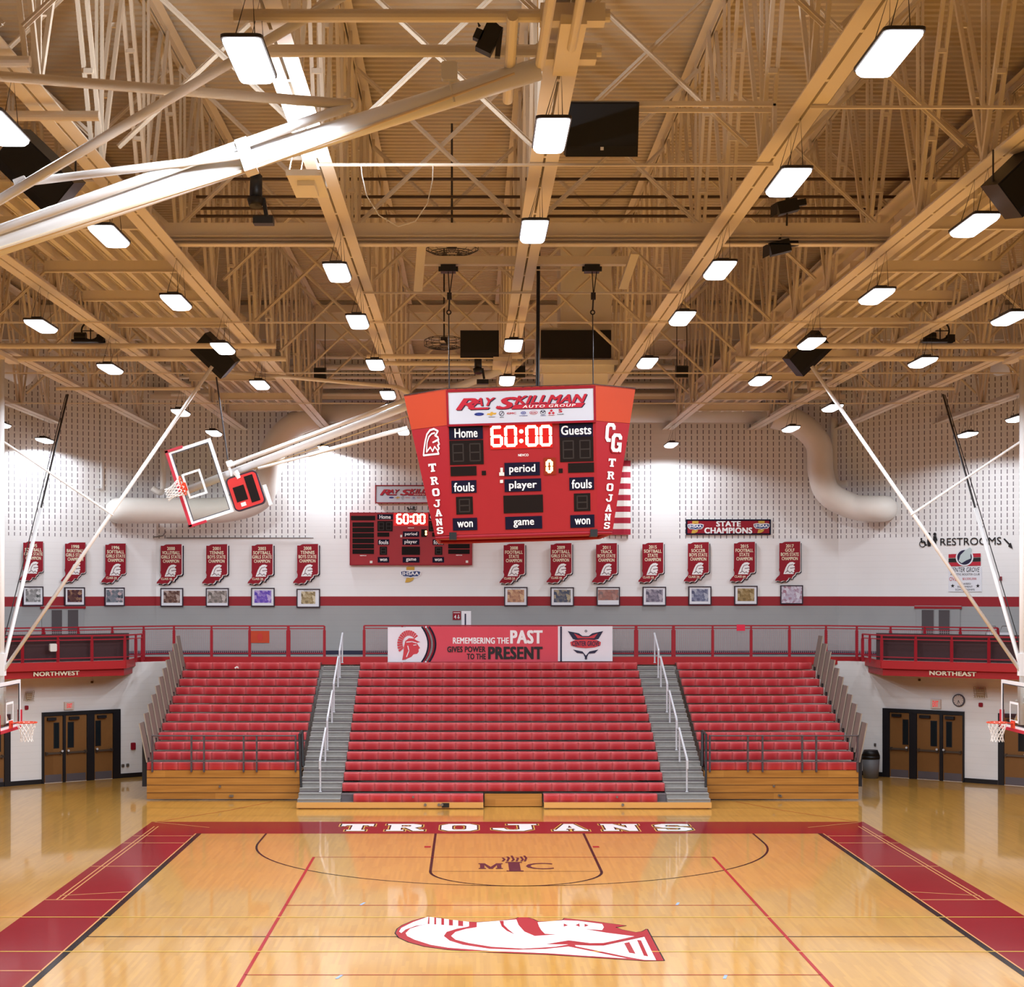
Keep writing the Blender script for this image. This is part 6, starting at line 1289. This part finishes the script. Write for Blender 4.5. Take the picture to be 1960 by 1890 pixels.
for nm, fr, wins, x0, x1 in (('door_5', UL, ((98, 118), (129, 149)), 80, 160), ('door_6', UR, ((1765, 1788), (1797.5, 1818.5)), 1754, 1838)):
    g = fr.moved(0, 0, .01); a0, a1 = g.loc(x0, 1170)[0], g.loc(x1, 1170)[0]
    d = MB().fbox(g, a0, a1, 3.83, 5.5, -.02, .02).fbox(g, a0 - .05, a1 + .05, 5.42, 5.52, -.02, .03).build(nm, updoor, loc=g.pt((a0 + a1) / 2, 3.83)); tag(d, kind='structure')
    for p0, p1 in wins:
        b0, b1 = g.loc(p0, 1170)[0], g.loc(p1, 1170)[0]; MB().fbox(g, b0, b1, 4.35, 5.38, .02, .026).build('window_pane', M('grey_door_glass', (86, 82, 84), .1) if 'grey_door_glass' not in MATS else MATS['grey_door_glass'], d); frame_strip(MB(), g, b0, b1, 4.35, 5.38, .02, .02, .034).build('window_frame', updoor, d)
    tl = MB().fbox(g, a0 - .06, a1 + .06, 5.42, 5.5, .02, .035).build('trim_4' if fr is UL else 'trim_5', M('crimson_lintel', (150, 16, 30), .5) if 'crimson_lintel' not in MATS else MATS['crimson_lintel']); tag(tl, kind='structure')
# ------------------------------------------------------------------ small things on the lower walls
exitm = M('exit_sign_face', (222, 206, 196), .5)
for fr, r, lb in ((LL, (123, 1344, 141, 1359), 'left'), (LR, (1782, 1339, 1801, 1357), 'right')):
    g = fr.moved(0, 0, .03); a0, a1, b0, b1 = rect(g, *r); t = thing('exit_sign', 'lit EXIT sign above the triple doors under the %s balcony' % lb, 'exit sign', g.pt((a0 + a1) / 2, b0), 'exit signs')
    MB().fbox(g, a0, a1, b0, b1, -.03, .04).build('case', exitm, t); MB().text(g, 'EXIT', a0 + .07, a1 - .07, b0 + .06, b1 - .05, .045, .03).build('lettering', M('exit_red', (226, 60, 60), .5, emit=.5), t)
g = LR.moved(0, 0, .02); c = g.loc(1835.5, 1341); t = thing('wall_clock', 'round wall clock beside the right EXIT sign', 'clock', g.pt(*c))
MB().ell(g, c[0], c[1], .2, .2, .04, .04, 28).build('rim', M('dark_clock_rim', (70, 66, 76), .4), t); MB().ell(g, c[0], c[1], .165, .165, .045, 0, 28).build('face', M('clock_face', (206, 192, 184), .4), t)
MB().line(g, [c, (c[0] + .035, c[1] - .08)], .02, .05).line(g, [c, (c[0] - .03, c[1] - .12)], .014, .05).build('hands', blackl, t)
m = MB()
for i in range(12): a = math.pi * i / 6; m.line(g, [(c[0] + .135 * math.cos(a), c[1] + .135 * math.sin(a)), (c[0] + .155 * math.cos(a), c[1] + .155 * math.sin(a))], .012, .048)
m.build('hour_marks', blackl, t)
cage = M('beige_wire_guard', (176, 158, 132), .5)
for fr, r, lb in ((LL, (46, 1323, 63, 1342), 'left'), (LR, (1866, 1315, 1889, 1336), 'right')):
    g = fr.moved(0, 0, .02); a0, a1, b0, b1 = rect(g, *r); t = thing('wire_guard', 'beige wire guard on the wall near the %s side hoop' % lb, 'wire guard', g.pt(a0, b0)); m = MB()
    for i in range(6):
        f_ = i / 5; m.tube(g.pt(a0 + (a1 - a0) * f_, b0, .0), g.pt(a0 + (a1 - a0) * f_, b1, .12), .008, 5); m.tube(g.pt(a0, b0 + (b1 - b0) * f_, .12), g.pt(a1, b0 + (b1 - b0) * f_, .12), .008, 5)
    m.build('wire_cage', cage, t); MB().fbox(g, a0 + .06, a1 - .06, b0 + .06, b1 - .06, 0, .07).build('speaker_box', M('beige_box', (196, 178, 152), .6) if 'beige_box' not in MATS else MATS['beige_box'], t)
for fr, r, lb, mt, nm, cat in ((LL, (47, 1351, 53.5, 1359), 'small red alarm strobe below the left wire guard', maroon, 'alarm_strobe', 'alarm'), (LR, (1874, 1345.5, 1881.5, 1353.5), 'small red alarm strobe below the right wire guard', maroon, 'alarm_strobe', 'alarm'),
                               (LL, (250, 1422, 258.5, 1435.5), 'red fire alarm pull box right of the left doors', maroon, 'alarm_pull_box', 'alarm'), (LL, (232, 1463, 237, 1469), 'small grey outlet right of the left doors, nearer the doors', steel, 'wall_outlet', 'outlet'), (LL, (241, 1462, 246, 1468), 'small grey outlet right of the left doors, farther from the doors', steel, 'wall_outlet', 'outlet'),
                               (LR, (1674, 1423, 1677.5, 1429), 'small light switch left of the right doors', steel, 'light_switch', 'switch'), (LL, (173.5, 1304, 177.5, 1308), 'tiny brown sensor on the wall above the left doors', M('brown_sensor', (92, 74, 54), .5), 'wall_sensor', 'sensor'), (LR, (1758.5, 1299.5, 1762.5, 1304), 'tiny brown sensor on the wall above the right doors', MATS['brown_sensor'] if 'brown_sensor' in MATS else steel, 'wall_sensor', 'sensor')):
    a0, a1, b0, b1 = rect(fr, *r); o = MB().rbox(fr, a0, a1, b0, b1, -.01, .05, min(.03, (a1 - a0) * .25)).build(nm, mt, loc=fr.pt((a0 + a1) / 2, b0)); tag(o, lb, cat)
# bin beside the right bank
c = V((xp(1664, 55.9), 55.7, 0)); t = thing('trash_can', 'grey trash can with black lid beside the right seat bank', 'trash can', c); m = MB()
m.tube(c + V((0, 0, .0)), c + V((0, 0, .62)), .24, 20, r2=.28).build('bin_body', M('grey_bin_plastic', (110, 110, 112), .5), t, smooth=True); MB().tube(c + V((0, 0, .62)), c + V((0, 0, .72)), .29, 20).tube(c + V((0, 0, .72)), c + V((0, 0, .9)), .29, 20, r2=.22).build('lid', black, t, smooth=True)
# crumpled paper on a seat, tables on the upper concourse
c = P(453, 1281, 55.95); o = MB().sweep([c + V((-.06, 0, .02)), c + V((0, .03, .06)), c + V((.05, -.02, .04))], .03, 6).build('crumpled_paper', offw, loc=c); tag(o, 'white crumpled paper lying on a red seat near the top of the left bank', 'paper')
for px, lb in ((1900, 'left'), (1925, 'right')):
    c = P(px, 1196, 55.0); c.z = 3.83; t = thing('folding_chair', 'folded dark chair behind the right railing, %s of two' % lb, 'chair', c, 'chairs behind the right railing')
    MB().sweep([c + V((-.2, 0, 0)), c + V((-.2, .05, .85)), c + V((-.1, .05, 1.06)), c + V((.1, .05, 1.06)), c + V((.2, .05, .85)), c + V((.2, 0, 0))], .014, 6).build('frame', steel, t); MB().box(c.x - .18, c.x + .18, c.y + .02, c.y + .05, c.z + .62, c.z + .86).build('backrest', signw, t); MB().box(c.x - .18, c.x + .18, c.y + .02, c.y + .4, c.z + .42, c.z + .46).build('seat', signw, t)
